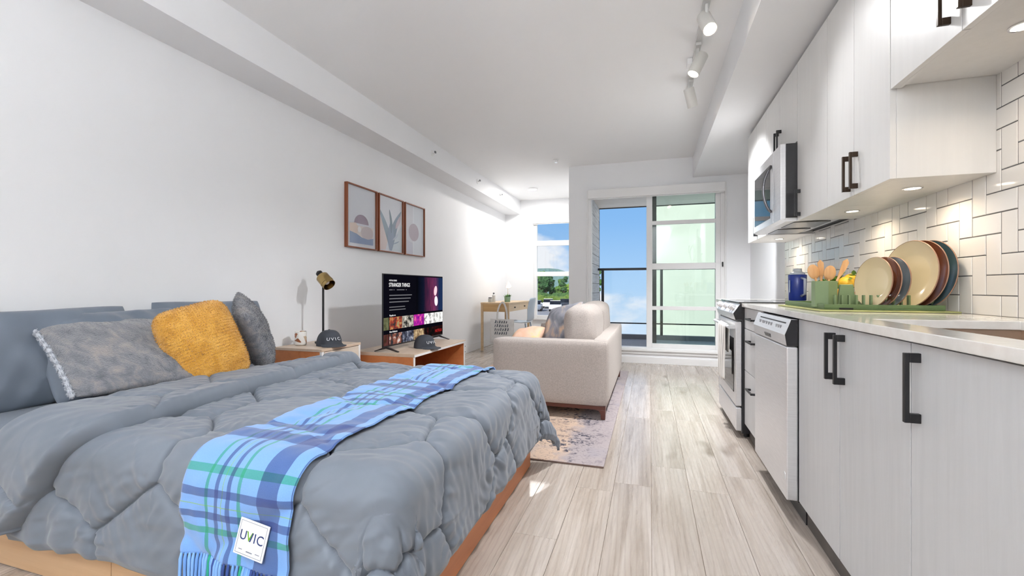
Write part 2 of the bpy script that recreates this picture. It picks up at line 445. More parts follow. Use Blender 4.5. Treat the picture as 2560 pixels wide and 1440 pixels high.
rb = thing('roller_blind', (.045, YD - .04, 2.2), 'long white roller blind cassette above the balcony sliding door', 'blind')
box('cassette', M_trim, rb, DX0 + .005, DX1 - .005, YD - .06, YD + .004, 2.215, 2.335, .006)
MB().cyl((DX0 + .02, YD - .028, 2.21), (DX1 - .02, YD - .028, 2.21), .008, n=10).build('bottom_bar', M_trim, rb, smooth='auto')

# ---------------- backsplash tiles: right-angled herringbone of 75 x 150 tiles
W = .0738; TX = XR - .010
MB().box(XR - .0086, XR, .9, 4.63, .885, 2.1).build('grout_bed', M_grout, wall_right)
def tile_mesh(w, h):
    b = .0016; t = .0075
    mb = MB(); mb.add([(0, -w/2, -h/2), (0, w/2, -h/2), (0, w/2, h/2), (0, -w/2, h/2), (-t+b, -w/2, -h/2), (-t+b, w/2, -h/2), (-t+b, w/2, h/2), (-t+b, -w/2, h/2),
                       (-t, -w/2+b, -h/2+b), (-t, w/2-b, -h/2+b), (-t, w/2-b, h/2-b), (-t, -w/2+b, h/2-b)],
                      [(0, 1, 5, 4), (1, 2, 6, 5), (2, 3, 7, 6), (3, 0, 4, 7), (4, 5, 9, 8), (5, 6, 10, 9), (6, 7, 11, 10), (7, 4, 8, 11), (8, 9, 10, 11)])
    me = mb.mesh('tile'); me.materials.append(M_tile); return me
tcache = {}
def put_tile(ya, yb, za, zb):
    # clip to the exposed wall: below the wall cabinets, higher beside them
    ztop = 1.775 if ya < 2.02 else 1.43
    ya, yb = max(ya, 1.66), min(yb, 4.63); za, zb = max(za, .899), min(zb, ztop)
    g = .0019
    w, h = yb - ya - 2 * g, zb - za - 2 * g
    if w < .008 or h < .008: return
    k = (round(w, 4), round(h, 4))
    if k not in tcache: tcache[k] = tile_mesh(w, h)
    o = bpy.data.objects.new('tile', tcache[k]); COL.objects.link(o); o.parent = wall_right
    o.location = (XR - .003 - random.uniform(0, .0006), (ya + yb) / 2, (za + zb) / 2)
    o.rotation_euler = (0, random.uniform(-.004, .004), random.uniform(-.004, .004))
# cell columns count towards the camera: column q covers y = Y0 - q*W ; a vertical tile stands at y 2.076..2.15, z .973..1.12
Y0 = 2.150
for j in range(-1, 13):
    for q in range(-36, 8):
        cls = (q - j) % 4
        za = .899 + j * W
        # the observed upright: q = 0 bottom row j = 1 must be class 3
        cls = (q - j + 4) % 4
        if cls == 0: put_tile(Y0 - (q + 2) * W, Y0 - q * W, za, za + W)
        elif cls == 3: put_tile(Y0 - (q + 1) * W, Y0 - q * W, za, za + 2 * W)
# ================================================================ KITCHEN
XF = .60          # face of base doors
def bar_handle(name, m, parent, x, y, z0, z1, out=.032, w=.011, post=.022):
    """upright bar handle standing off a face at x (towards -x)"""
    mb = MB()
    mb.box(x - out, x - out + .010, y - w / 2, y + w / 2, z0, z1)
    mb.box(x - out + .010, x, y - w / 2, y + w / 2, z0, z0 + post); mb.box(x - out + .010, x, y - w / 2, y + w / 2, z1 - post, z1)
    return mb.build(name, m, parent, .0012)
def bar_handle_h(name, m, parent, x, y0, y1, z, out=.030, h=.011):
    mb = MB(); mb.box(x - out, x - out + .010, y0, y1, z - h / 2, z + h / 2)
    mb.box(x - out + .010, x, y0, y0 + .02, z - h / 2, z + h / 2); mb.box(x - out + .010, x, y1 - .02, y1, z - h / 2, z + h / 2)
    return mb.build(name, m, parent, .0012)

def base_cabinet(name, y0, y1, label, doors, cat='cabinet'):
    t = thing(name, ((XF + XR) / 2, (y0 + y1) / 2, 0), label, cat)
    mb = MB()
    mb.box(XF + .02, XR - .012, y0 + .001, y0 + .018, .10, .873).box(XF + .02, XR - .012, y1 - .018, y1 - .001, .10, .873)
    mb.box(XF + .02, XR - .012, y0 + .018, y1 - .018, .10, .118).box(XF + .022, XR - .012, y0 + .018, y1 - .018, .118, .85) if not doors else mb.box(XF + .02, XR - .012, y0 + .018, y1 - .018, .10, .118)
    mb.build('carcass', M_cab_in, t)
    box('toe_kick', M_kick, t, .632, .648, y0, y1, .0, .10)
    return t
M_kick = noisy('dark_grey_kick_board', srgb(76, 72, 70), srgb(96, 90, 86), ns=9, rough=.5)

def door(parent, y0, y1, z0, z1, x=XF, m=M_cab_b, th=.02):
    return box('cabinet_door', m, parent, x, x + th, y0 + .0024, y1 - .0024, z0, z1, .0008)

c = base_cabinet('base_cabinet', .72, 1.306, 'pale grey base cabinet with one tall door, nearest to the camera', 1)
d = door(c, .72, 1.306, .10, .868); bar_handle('handle', M_black, d, XF, 1.268, .685, .848)
c = base_cabinet('sink_base_cabinet', 1.306, 2.15, 'pale grey base cabinet with two doors beside the dishwasher', 1)
d = door(c, 1.306, 1.726, .10, .868); bar_handle('handle', M_black, d, XF, 1.688, .687, .848)
d = door(c, 1.726, 2.15, .10, .868); bar_handle('handle', M_black, d, XF, 1.764, .69, .848)
c = base_cabinet('drawer_cabinet', 2.757, 3.274, 'pale grey three-drawer base cabinet between dishwasher and range', 0)
for za, zb, zh in ((.735, .868, .805), (.46, .731, .665), (.10, .456, .365)):
    d = box('drawer_front', M_cab_b, c, XF, XF + .02, 2.759, 3.272, za, zb, .0015)
    bar_handle_h('handle', M_black, d, XF, 2.94, 3.10, zh)
c = base_cabinet('base_cabinet', 4.05, 4.45, 'pale grey base cabinet at the far side of the range', 1)
d = door(c, 4.05, 4.45, .10, .868); bar_handle('handle', M_black, d, XF, 4.09, .69, .85)

# worktops (near one has the sink cut-out)
SX0, SX1, SY0, SY1 = .685, 1.055, .98, 1.715
ct = MB(); XA, XB, YA, YB2 = .583, XR - .006, .70, 3.276
def slab(mb, x0, x1, y0, y1, hx0, hx1, hy0, hy1, z0, z1):
    o = [(x0, y0), (x1, y0), (x1, y1), (x0, y1)]; i = [(hx0, hy0), (hx1, hy0), (hx1, hy1), (hx0, hy1)]
    vs_ = [(*p, z1) for p in o] + [(*p, z1) for p in i] + [(*p, z0) for p in o] + [(*p, z0) for p in i]
    fs = []
    for k in range(4):
        n = (k + 1) % 4
        fs += [(k, n, 4 + n, 4 + k), (8 + k, 12 + k, 12 + n, 8 + n), (k, 8 + k, 8 + n, n), (4 + k, 4 + n, 12 + n, 12 + k)]
    return mb.add(vs_, fs)
slab(ct, XA, XB, YA, YB2, SX0, SX1, SY0, SY1, .874, .900)
ct.build('worktop', M_quartz, None, .0022, at=((XA + XB) / 2, (YA + YB2) / 2, .874), label='long white quartz worktop holding the sink and dish rack', cat='worktop')
MB().box(XA, XB, 4.046, 4.47, .874, .900).build('worktop', M_quartz, None, .0022, at=(.88, 4.25, .874), label='short white quartz worktop at the far side of the range', cat='worktop')
# sink: two bowls hung under the worktop
sk = thing('kitchen_sink', ((SX0 + SX1) / 2, (SY0 + SY1) / 2, .70), 'undermounted double-bowl stainless sink set in the worktop', 'sink')
M_sink = mat('warm_reflection_steel', srgb(196, 176, 158), .32, .8)  # warm reflections inside the bowls put into the steel colour
def bowl(ya, yb):
    x0, x1 = SX0 - .006, SX1 + .006; mb = MB(); t = .012
    mb.box(x0, x1, ya, yb, .70, .712).box(x0 - t, x0, ya - t, yb + t, .70, .873).box(x1, x1 + t, ya - t, yb + t, .70, .873).box(x0, x1, ya - t, ya, .70, .873).box(x0, x1, yb, yb + t, .70, .873)
    return mb.build('bowl', M_sink, sk)
bowl(SY0 - .006, 1.338); bowl(1.364, SY1 + .006)
for yy in (1.155, 1.54):
    MB().lathe([(.0, .7125), (.038, .7125), (.042, .715), (.036, .7155), (.0, .7135)], (.87, yy, 0), 24).build('drain', M_chrome, sk, smooth='auto')

# ---------------- dishwasher
dw = thing('dishwasher', (.9, 2.453, 0), 'stainless steel dishwasher with a sloped button panel', 'dishwasher')
box('tub', M_blkplastic, dw, .60, 1.15, 2.158, 2.752, .09, .865)
box('kick_plate', M_blkplastic, dw, .628, .645, 2.155, 2.755, .0, .09)
dd = box('dishwasher_door', M_steel, dw, .556, .60, 2.156, 2.754, .095, .748, .005)
cp = MB().prism([(.556, .752), (.60, .752), (.60, .866), (.572, .866), (.548, .80)], 'y', 2.156, 2.754).build('control_panel', M_steel, dw, .003)
MB().prism([(.5565, .7535), (.598, .7535), (.598, .8645), (.573, .8645), (.5495, .80)], 'y', 2.1535, 2.156).build('panel_end_cap', M_blkplastic, dw)
box('panel_top_strip', M_blkplastic, dw, .575, .60, 2.17, 2.70, .866, .8685)
# buttons lie on the sloped upper face of the panel
ux, uz = (.572 - .548), (.866 - .80); nl = math.hypot(ux, uz)
def on_panel(s): return .548 + ux * s - .0006, .80 + uz * s
Mbtn = mat('grey_button', srgb(150, 150, 154), .4)
for k, (yc, wd) in enumerate(((2.25, .012), (2.285, .012), (2.32, .012), (2.41, .022), (2.455, .022), (2.50, .022), (2.56, .05), (2.63, .03))):
    x_, z_ = on_panel(.42); 
    MB().box(x_ - .0022, x_ + .003, yc - wd / 2, yc + wd / 2, z_ - .008, z_ + .008).build('button', Mbtn, cp, .001)
x_, z_ = on_panel(.72)
MB().box(x_ - .0005, x_ + .004, 2.20, 2.66, z_ - .003, z_ + .003).build('vent_slot', M_blkplastic, cp)
MB().prism([(.5478, .78), (.556, .758), (.58, .758), (.58, .79)], 'y', 2.40, 2.51).build('pull_pocket', M_blkplastic, cp)
MB().cyl((.5545, 2.185, .19), (.5562, 2.185, .19), .016, n=24).build('round_badge', mat('pale_badge', srgb(222, 224, 226), .3), dd)

# ---------------- range
rg = thing('kitchen_range', (.86, 3.66, 0), 'stainless electric range with black sides and a towel on its handle', 'range')
RY0, RY1 = 3.279, 4.041
box('body', M_blkplastic, rg, .585, 1.17, RY0, RY1, .03, .895, .003)
dr = box('storage_drawer', M_steel, rg, .548, .585, RY0 + .004, RY1 - .004, .045, .20, .006)
od = box('oven_door', M_steel, rg, .548, .585, RY0 + .004, RY1 - .004, .21, .775, .006)
box('oven_window', M_blkglass, od, .5445, .549, RY0 + .07, RY1 - .07, .29, .66, .002)
hb = MB().tube([(.512, RY0 + .03, .735), (.512, RY1 - .03, .735)], .0115, 12); hb.box(.512, .548, RY0 + .035, RY0 + .06, .724, .746).box(.512, .548, RY1 - .06, RY1 - .035, .724, .746)
hb.build('oven_handle', M_steel, od, smooth='auto')
cpn = MB().prism([(.545, .785), (.585, .785), (.585, .897), (.575, .897), (.530, .83)], 'y', RY0, RY1).build('control_panel', M_steel, rg, .004)
MB().prism([(.546, .787), (.585, .787), (.585, .895), (.5755, .895), (.532, .83)], 'y', RY0 - .0025, RY0).build('panel_end_cap', M_blkplastic, rg)
for yy in (3.36, 3.44, 3.66, 3.88, 3.96):
    dirv = Vector((-.83, 0, .56)); p = Vector((.552, yy, .864))
    MB().cyl(p, p + dirv * .028, .021, .018, 18).build('knob', M_steel, cpn, .002)
box('cooktop', M_blkglass, rg, .565, 1.165, RY0, RY1, .897, .906, .002)
for bx, by, br in ((.72, 3.46, .09), (.72, 3.86, .075), (.98, 3.46, .075), (.98, 3.86, .09)):
    MB().lathe([(br - .004, .9062), (br, .9062), (br, .9066), (br - .004, .9066)], (bx, by, 0), 40).build('burner_ring', mat('burner_grey', (.12, .12, .13), .4), rg)
for fx in (.62, 1.1):
    for fy in (RY0 + .05, RY1 - .05):
        MB().cyl((fx, fy, 0), (fx, fy, .03), .018, n=12).build('foot', M_blkplastic, rg)
# towel over the oven handle
def towel():
    nu, nv = 18, 40; vs_ = []; L = .62
    for j in range(nv + 1):
        s = L * j / nv
        for i in range(nu + 1):
            u = i / nu; yy = 3.40 + .30 * u
            wv = .010 * math.sin(u * 19 + s * 2) * min(1, abs(s - .22) * 6)
            if s < .20: x_ = .5255 + .004; z_ = .749 - (.20 - s); x_ = .528 + wv * .3
            elif s < .24: t = (s - .20) / .04 * PI; x_ = .512 + .0155 * math.cos(t); z_ = .7375 + .0155 * math.sin(t)
            else: x_ = .4965 - .012 * (s - .24) + wv; z_ = .7375 - (s - .24)
            yy += .018 * math.sin(s * 9) * (u - .5) * (s > .24) - .06 * (u - .5) * min(1, max(0, s - .24) * 4)
            vs_.append((x_, yy, z_))
    fs = [(j * (nu + 1) + i, j * (nu + 1) + i + 1, (j + 1) * (nu + 1) + i + 1, (j + 1) * (nu + 1) + i) for j in range(nv) for i in range(nu)]
    mb = MB(); mb.add(vs_, fs); mb.uv = [((k % (nu + 1)) / nu, (k // (nu + 1)) / nv) for k in range(len(vs_))]
    m = mat('striped_white_towel', srgb(238, 236, 232), .9); t = NT(m)
    uv = t.coord('UV'); sp = t.node('ShaderNodeSeparateXYZ'); t.link(uv, sp.inputs[0])
    fr = t.math('FRACT', t.math('MULTIPLY', sp.outputs['X'], 6.0))
    t.base(t.ramp(fr, [(0, srgb(240, 238, 234)), (.72, srgb(132, 128, 126)), (.80, srgb(240, 238, 234))], 'CONSTANT'))
    o = mb.build('hand_towel', m, None, smooth=True, at=(.51, 3.55, .735), label='white hand towel with grey stripes hanging on the range handle', cat='towel')
    sm = o.modifiers.new('thick', 'SOLIDIFY'); sm.thickness = .004
towel()

# ---------------- wall cabinets
XU = .865; ZU = 1.412; ZT = 2.395
def wall_cabinet(name, y0, y1, z0, label, m=M_cab_u, seams=(), x1=XR - .011):
    t = thing(name, ((XU + x1) / 2, (y0 + y1) / 2, z0), label, 'cabinet')
    MB().box(XU + .02, x1, y0 + .0005, y1 - .0005, z0, ZT).build('carcass', m, t, .001)
    return t
M_under = mat('warm_white_underside', srgb(236, 228, 214), .45)
c = wall_cabinet('wall_cabinet', 2.022, 2.646, ZU, 'tall white wall cabinet with paired doors above the dish rack')
d = door(c, 2.022, 2.334, ZU, ZT - .012, XU, M_cab_u); bar_handle('handle', M_black_warm, d, XU, 2.298, 1.435, 1.595)
d = door(c, 2.334, 2.646, ZU, ZT - .012, XU, M_cab_u); bar_handle('handle', M_black_warm, d, XU, 2.372, 1.435, 1.595)
c = wall_cabinet('wall_cabinet', 2.646, 3.128, ZU, 'tall white single-door wall cabinet beside the microwave')
d = door(c, 2.646, 3.128, ZU, ZT - .012, XU, M_cab_u); bar_handle('handle', M_black, d, XU, 3.07, 1.435, 1.595)
c = wall_cabinet('wall_cabinet', 3.130, 3.89, 1.905, 'short white two-door wall cabinet above the microwave')
d = door(c, 3.130, 3.51, 1.905, ZT - .012, XU, M_cab_u); bar_handle('handle', M_black, d, XU, 3.476, 1.93, 2.09)
d = door(c, 3.51, 3.89, 1.905, ZT - .012, XU, M_cab_u); bar_handle('handle', M_black, d, XU, 3.544, 1.93, 2.09)
c = wall_cabinet('wall_cabinet', 3.892, 4.56, ZU, 'tall white wall cabinet at the far end of the kitchen')
d = door(c, 3.892, 4.22, ZU, ZT - .012, XU, M_cab_u); bar_handle('handle', M_black, d, XU, 4.182, 1.435, 1.595)
d = door(c, 4.22, 4.56, ZU, ZT - .012, XU, M_cab_u)
c = wall_cabinet('wall_cabinet', 1.22, 2.020, 1.758, 'short white wall cabinet with raised underside above the sink')
d = door(c, 1.22, 1.618, 1.748, ZT - .012, XU, M_cab_u); bar_handle('handle', M_black_warm, d, XU, 1.580, 1.795, 1.96)
d = door(c, 1.618, 2.020, 1.748, ZT - .012, XU, M_cab_u); bar_handle('handle', M_black_warm, d, XU, 1.672, 1.795, 1.96)
box('light_rail', M_cab_u, c, XU + .020, XU + .034, 1.222, 2.018, 1.748, 1.758)
# undercabinet puck lights
def puck(x, y, z, label, e=.8):
    t = thing('puck_light', (x, y, z - .004), label, 'light', 'undercabinet puck lights')
    MB().lathe([(.0, z - .0005), (.034, z - .0005), (.034, z - .004), (.028, z - .005), (.027, z - .003), (0, z - .003)], (x, y, 0), 28).build('trim_ring', M_chrome, t, smooth='auto')
    MB().cyl((x, y, z - .0042), (x, y, z - .0032), .026, n=24).build('lens', M_bulb, t)
    if e: area_light('puck_lamp', (x, y, z - .012), (0, 0, 0), .05, e, (1, .80, .56), t, spread=math.radians(150))
puck(1.03, 2.23, ZU, 'lit puck light under the tall cabinet nearest the plates')
puck(1.03, 2.80, ZU, 'lit puck light under the single-door cabinet beside the microwave')
puck(1.03, 4.2, ZU, 'lit puck light under the farthest wall cabinet')
puck(1.03, 1.66, 1.758, 'lit puck light under the raised cabinet above the sink')

# ---------------- over-the-range microwave
mw = thing('microwave', (.95, 3.51, 1.42), 'stainless over-range microwave with a curved handle and black sides', 'microwave')
MX = .775
box('body', M_blkplastic, mw, MX + .03, XR - .012, 3.132, 3.888, 1.435, 1.895, .002)
mdoor = box('microwave_door', M_steel, mw, MX, MX + .03, 3.31, 3.888, 1.425, 1.895, .003)
box('control_column', M_steel, mw, MX, MX + .03, 3.132, 3.305, 1.425, 1.895, .003)
box('door_window', M_blkglass, mdoor, MX - .0015, MX + .002, 3.38, 3.84, 1.47, 1.83, .001)
hp = [(MX, 3.345, 1.815)] + [(MX - .05 * math.sin(PI * k / 12) ** .7, 3.345, 1.81 - .31 * k / 12) for k in range(1, 12)] + [(MX, 3.345, 1.505)]
MB().tube(hp, .009, 10).build('microwave_handle', M_steel_d, mdoor, smooth=True)
MB().prism([(MX, 1.425), (MX + .03, 1.412), (1.12, 1.425), (1.12, 1.435), (MX + .03, 1.435)], 'y', 3.134, 3.886).build('vent_underside', M_steel, mw)
for k in range(2):
    box('grease_filter', M_steel_d, mw, .86, 1.06, 3.18 + k * .36, 3.46 + k * .36, 1.409, 1.416, .002)
# ================================================================ BED
def fabric(name, c1, c2, ns=5, weave=600, bump=.08, rough=.85, sheen=.0):
    m = mat(name, c1, rough, Sheen_Weight=sheen); t = NT(m)
    v = t.coord(); f = t.noise(v, ns, 4); t.base(t.ramp(f, [(.3, c1), (.7, c2)]))
    f2 = t.noise(v, weave, 2); t.bump(f2, bump, .002); return m
M_slate = fabric('slate_grey_cotton', srgb(104, 112, 124), srgb(114, 122, 134), 3, 500, .05, .62, .25)
M_sheet = fabric('slate_blue_sheet', srgb(108, 118, 131), srgb(116, 126, 139), 3, 700, .04, .65, .2)

BX0, BX1, BY0, BY1 = XL + .015, -.640, .985, 2.405
bed = thing('bed_frame', (-1.66, 1.69, 0), 'beech platform bed frame with drawer fronts under the grey bedding', 'bed')
box('base', M_beech, bed, BX0 + .02, BX1 - .022, BY0 + .022, BY1 - .022, .012, .27)
box('foot_rail', M_beech_o, bed, BX1 - .022, BX1, BY0, BY1, .004, .285, .002)
box('far_rail', M_beech, bed, BX0, BX1 - .022, BY1 - .022, BY1, .004, .285, .002)
for xa, xb in ((BX0, -1.665), (-1.661, BX1 - .022)):
    box('drawer_front', M_beech, bed, xa, xb, BY0, BY0 + .02, .004, .285, .002)
box('platform', M_beech, bed, BX0, BX1 - .002, BY0 + .002, BY1 - .002, .285, .30, .002)

mt = thing('mattress', (-1.66, 1.69, .30), 'mattress in a slate blue fitted sheet under the quilt', 'mattress')
MB().box(XL + .03, -.665, 1.00, 2.39, .302, .50).build('mattress_body', M_sheet, mt, .045, smooth=True, seg=5)

# sheet-to-bed drape mapping -------------------------------------------------
CX, CY0, CY1, CZ, CR = -.672, 1.015, 2.365, .512, .068
def drape(a, b, lift=0.0):
    """a: along x (past CX hangs at the foot), b: along y (outside CY0..CY1 hangs at the sides)"""
    px = np.minimum(a, CX); py = np.clip(b, CY0, CY1)
    qx, qy = a - px, b - py; l = np.hypot(qx, qy) + 1e-9
    ux, uy = qx / l, qy / l
    far_c = np.abs(ux * uy) * 2 * (uy > 0)
    l = l * (1 - .20 * np.abs(ux * uy) * 2 + .22 * far_c)
    r = CR + lift; arc = r * PI / 2
    s = np.minimum(l, arc) / r
    g = r * np.sin(s); h = r * (1 - np.cos(s))
    ov = np.maximum(l - arc, 0)
    corner = np.abs(ux * uy) * 2                   # 1 on the diagonal of a corner
    flare = .06 + .18 * corner + .16 * far_c
    g = g + ov * flare; h = h + ov * np.sqrt(1 - flare ** 2)
    ang = np.arctan2(uy, ux)
    g = g + (corner - .7 * far_c) * np.minimum(ov, .3) * .10 * np.cos(ang * 6)
    g = g + ov * .026 * np.sin(np.where(np.abs(uy) > np.abs(ux), a, b) * 31 + 3 * np.sin(np.where(np.abs(uy) > np.abs(ux), a, b) * 7)) * (1 - corner)
    z = CZ + lift - h
    z = np.maximum(z, .012 + lift * .3 + .02 * corner)
    return np.stack([px + ux * g, py + uy * g, z], -1)

def pnoise(x, y, z=0.0):
    return np.array([noise.noise((p, q, z)) for p, q in zip(np.ravel(x), np.ravel(y))]).reshape(np.shape(x))

# quilting: jittered hexagon cells, their seams pulled tight
SP = .43
def quilt_sites():
    rs = random.Random(4); out = []
    for j in range(-3, 9):
        for i in range(-8, 5):
            out.append((-.45 + (i + .5 * (j % 2)) * SP * 1.08 + rs.uniform(-.07, .07), .62 + j * SP * .86 + rs.uniform(-.06, .06)))
    return np.array(out)
SITES = quilt_sites()
def puff(a, b):
    af, bf = np.ravel(a), np.ravel(b); out = [puff_part(af[i:i + 30000], bf[i:i + 30000]) for i in range(0, len(af), 30000)]
    return np.concatenate(out).reshape(np.shape(a))
def puff_part(a, b):
    wa = a + .030 * pnoise(a * 3.1, b * 3.1, 2.0); wb = b + .030 * pnoise(a * 3.1, b * 3.1, 7.0)
    P = np.stack([wa.ravel(), wb.ravel()], -1)
    D = np.sqrt((P[:, 0:1] - SITES[None, :, 0]) ** 2 + (P[:, 1:2] - SITES[None, :, 1]) ** 2)
    k = np.argpartition(D, 2, axis=1)[:, :3]
    dk = np.take_along_axis(D, k, 1); o = np.argsort(dk, axis=1); k = np.take_along_axis(k, o, 1)
    s1, s2, s3 = SITES[k[:, 0]], SITES[k[:, 1]], SITES[k[:, 2]]
    def edge(sa, sb):
        n = sb - sa; L = np.linalg.norm(n, axis=1); return np.abs(((sa + sb) / 2 - P) * (n / L[:, None])).sum(1) * 0 + (((sa + sb) / 2 - P) * (n / L[:, None])).sum(1), n / L[:, None]
    d12, n12 = edge(s1, s2); d13, n13 = edge(s1, s3)
    d = np.maximum(np.minimum(d12, d13), 0)
    tang = P[:, 0] * -n12[:, 1] + P[:, 1] * n12[:, 0]
    h = .020 * (1 - np.exp(-(d / .009))) + .009 * (1 - np.exp(-(d / .07))) - .005 * np.exp(-(d / .0035) ** 2)
    cid = k[:, 0].astype(float) * 1.7 + k[:, 1] * .31
    wr = np.array([noise.noise((t * 34, c, dd * 4)) for t, c, dd in zip(tang, np.minimum(k[:, 0], k[:, 1]) * 3.7 + np.maximum(k[:, 0], k[:, 1]) * 1.3, d)])
    wr2 = np.array([noise.noise((p * 6, q * 15, 3.3)) for p, q in P])
    wr3 = np.array([noise.noise((p * 11 + q * 5, q * 34 - p * 12, 6.1)) for p, q in P])
    h = h + wr * .0120 * np.exp(-d / .09) * np.minimum(d / .010, 1) + wr2 * .0060 + wr3 * .0048
    return h.reshape(a.shape)

def normals(P):
    du = np.gradient(P, axis=1); dv = np.gradient(P, axis=0)
    n = np.cross(du, dv); n /= np.linalg.norm(n, axis=2, keepdims=True) + 1e-9
    up = n[..., 2:3].mean(); return n if up > 0 else -n

def grid_mb(P, uv=None):
    nv, nu = P.shape[:2]; mb = MB()
    mb.add([tuple(p) for p in P.reshape(-1, 3)], [(j * nu + i, j * nu + i + 1, (j + 1) * nu + i + 1, (j + 1) * nu + i) for j in range(nv - 1) for i in range(nu - 1)])
    if uv is not None: mb.uv = [tuple(q) for q in uv.reshape(-1, 2)]
    return mb

HANG = .395
def hem(mask, amp): return amp * mask
# main quilt
nu, nv = 400, 450
U = np.linspace(-2.06, CX + HANG - .015, nu); V = np.linspace(CY0 - HANG, CY1 + HANG - .06, nv)
A, B = np.meshgrid(U, V)
# uneven hem lines
edge_n = pnoise(A * 4, np.full_like(A, 3.3)) * .018
A2 = A; B2 = B + np.where(B < CY0, (CY0 - B) / HANG * edge_n, 0)
A2 = A + np.where(A > CX, (A - CX) / HANG * pnoise(np.full_like(B, 1.7), B * 4) * .022, 0)
base = drape(A2, B2, .0); N = normals(base)
edge_fade = np.minimum(1, np.minimum.reduce([(V[-1] - B) / .03, (B - V[0]) / .03, (U[-1] - A) / .03]))
hgt = puff(A, B) * (.25 + .75 * np.clip(edge_fade, 0, 1))
Pm = base + N * hgt[..., None]
Pm[..., 2] = np.maximum(Pm[..., 2], .012)
quilt = thing('quilt', (-1.5, 1.69, .50), 'puffy slate grey quilted comforter draped over the bed', 'quilt')
o = grid_mb(Pm).build('quilt_body', M_slate, quilt, smooth=True)
sm = o.modifiers.new('thick', 'SOLIDIFY'); sm.thickness = .014; sm.offset = -1
# turned-down head end: a second thick layer lying on top, its free edge towards the foot
nu2, nv2 = 100, 400
S = np.linspace(0, 1, nu2); V2 = np.linspace(CY0 - HANG - .01, CY1 + HANG * .7, nv2)
Sg, B = np.meshgrid(S, V2)
edge_x = -1.66 - .13 * np.clip((B - CY0) / (CY1 - CY0), 0, 1) - .30 * np.clip((CY0 - B) / HANG, 0, 1) ** 1.3 + .02 * pnoise(B * 5, np.full_like(B, .4))
head_x = -2.06 + .02 * pnoise(B * 4, np.full_like(B, 4.4)) - .14 * np.clip((CY0 - B) / HANG, 0, 1) + .10 * np.clip((B - 1.7) / .7, 0, 1)
A = head_x + (edge_x - head_x) * Sg
base = drape(A, B, .040); N = normals(base)
w = (edge_x - head_x); dist_e = (1 - Sg) * w; dist_h = Sg * w
round_e = np.sqrt(np.clip(1 - (1 - np.clip(dist_e / .030, 0, 1)) ** 2, 0, 1)); round_h = np.sqrt(np.clip(1 - (1 - np.clip(dist_h / .07, 0, 1)) ** 2, 0, 1))
hgt = (puff(A * 1.02 + .3, B) * .6 + .026) * np.minimum(round_e, round_h) - .036 * (1 - np.minimum(round_e, round_h)) + pnoise(A * 5, B * 13, 1.2) * .006
Pf = base + N * hgt[..., None]; Pf[..., 2] = np.maximum(Pf[..., 2], .02)
o = grid_mb(Pf).build('turned_down_edge', M_slate, quilt, smooth=True)
sm = o.modifiers.new('thick', 'SOLIDIFY'); sm.thickness = .012; sm.offset = -1

# ---------------- tartan throw
def plaid_material():
    m = mat('blue_tartan_wool', (.3, .5, .8), .95, Sheen_Weight=.3); t = NT(m)
    uv = t.coord('UV'); sp = t.node('ShaderNodeSeparateXYZ'); t.link(uv, sp.inputs[0])
    LB, NV, GR, YG, MB_ = srgb(122, 168, 228), srgb(50, 72, 132), srgb(40, 150, 120), srgb(150, 200, 110), srgb(96, 140, 205)
    def band(coord, stops): return t.ramp(coord, stops, 'CONSTANT')
    warp = band(sp.outputs['X'], [(0, LB), (.235, GR), (.265, LB), (.325, NV), (.36, LB), (.395, YG), (.405, LB), (.44, NV), (.475, LB), (.535, GR), (.565, LB), (.725, NV), (.895, LB), (.985, NV), (.995, LB)])
    fr = t.math('FRACT', t.math('DIVIDE', sp.outputs['Y'], .70))
    weft = band(fr, [(0, LB), (.095, GR), (.12, LB), (.15, NV), (.178, LB), (.20, YG), (.207, LB), (.235, NV), (.263, LB), (.30, GR), (.318, LB), (.44, NV), (.53, LB), (.60, NV), (.69, LB)])
    c = t.mix(t.mix(warp, weft, .5), t.mix(warp, weft, 1.0, 'DARKEN'), .55)
    # twill: fine diagonal weave and soft felted noise
    f = t.noise(t.coord('UV', scale=(60, 160, 1)), 3, 3)
    c = t.mix(c, t.ramp(f, [(.3, (.86, .88, .9)), (.7, (1.05, 1.05, 1.05))]), .8, 'MULTIPLY')
    t.base(c); t.bump(t.noise(t.coord('UV', scale=(160, 420, 1)), 4, 2), .25, .002)
    return m
M_plaid = plaid_material()
throw = thing('tartan_throw', (-1.05, 1.69, .55), 'blue and green tartan throw with fringe laid across the quilt', 'blanket')
TW0, TW1 = -1.245, -.868
nu3, nv3 = 50, 260
S = np.linspace(0, 1, nu3); V3 = np.linspace(CY0 - .285, CY1 + .10, nv3); Sg, B = np.meshgrid(S, V3)
A = TW0 + (TW1 - TW0) * Sg + .012 * pnoise(B * 2.2, np.full_like(B, 9.1)) + .035 * (B - 1.6) * (Sg - .5) * .3
base = drape(A, B, .0); N = normals(base)
hq = puff(A, B)
# the wool bridges the quilting valleys: smooth the height a little
def smooth(H, k):
    for _ in range(k):
        Hp = np.pad(H, 1, mode='edge'); H = (Hp[:-2, 1:-1] + Hp[2:, 1:-1] + Hp[1:-1, :-2] + Hp[1:-1, 2:] + 4 * H) / 8
    return H
hs = np.maximum(smooth(hq, 30), hq + .002) + .010
hs = smooth(hs, 4)
Pt = base + N * hs[..., None]
UVt = np.stack([Sg, (B - V3[0])], -1)
o = grid_mb(Pt, UVt).build('throw_body', M_plaid, throw, smooth=True)
sm = o.modifiers.new('thick', 'SOLIDIFY'); sm.thickness = .004; sm.offset = 1
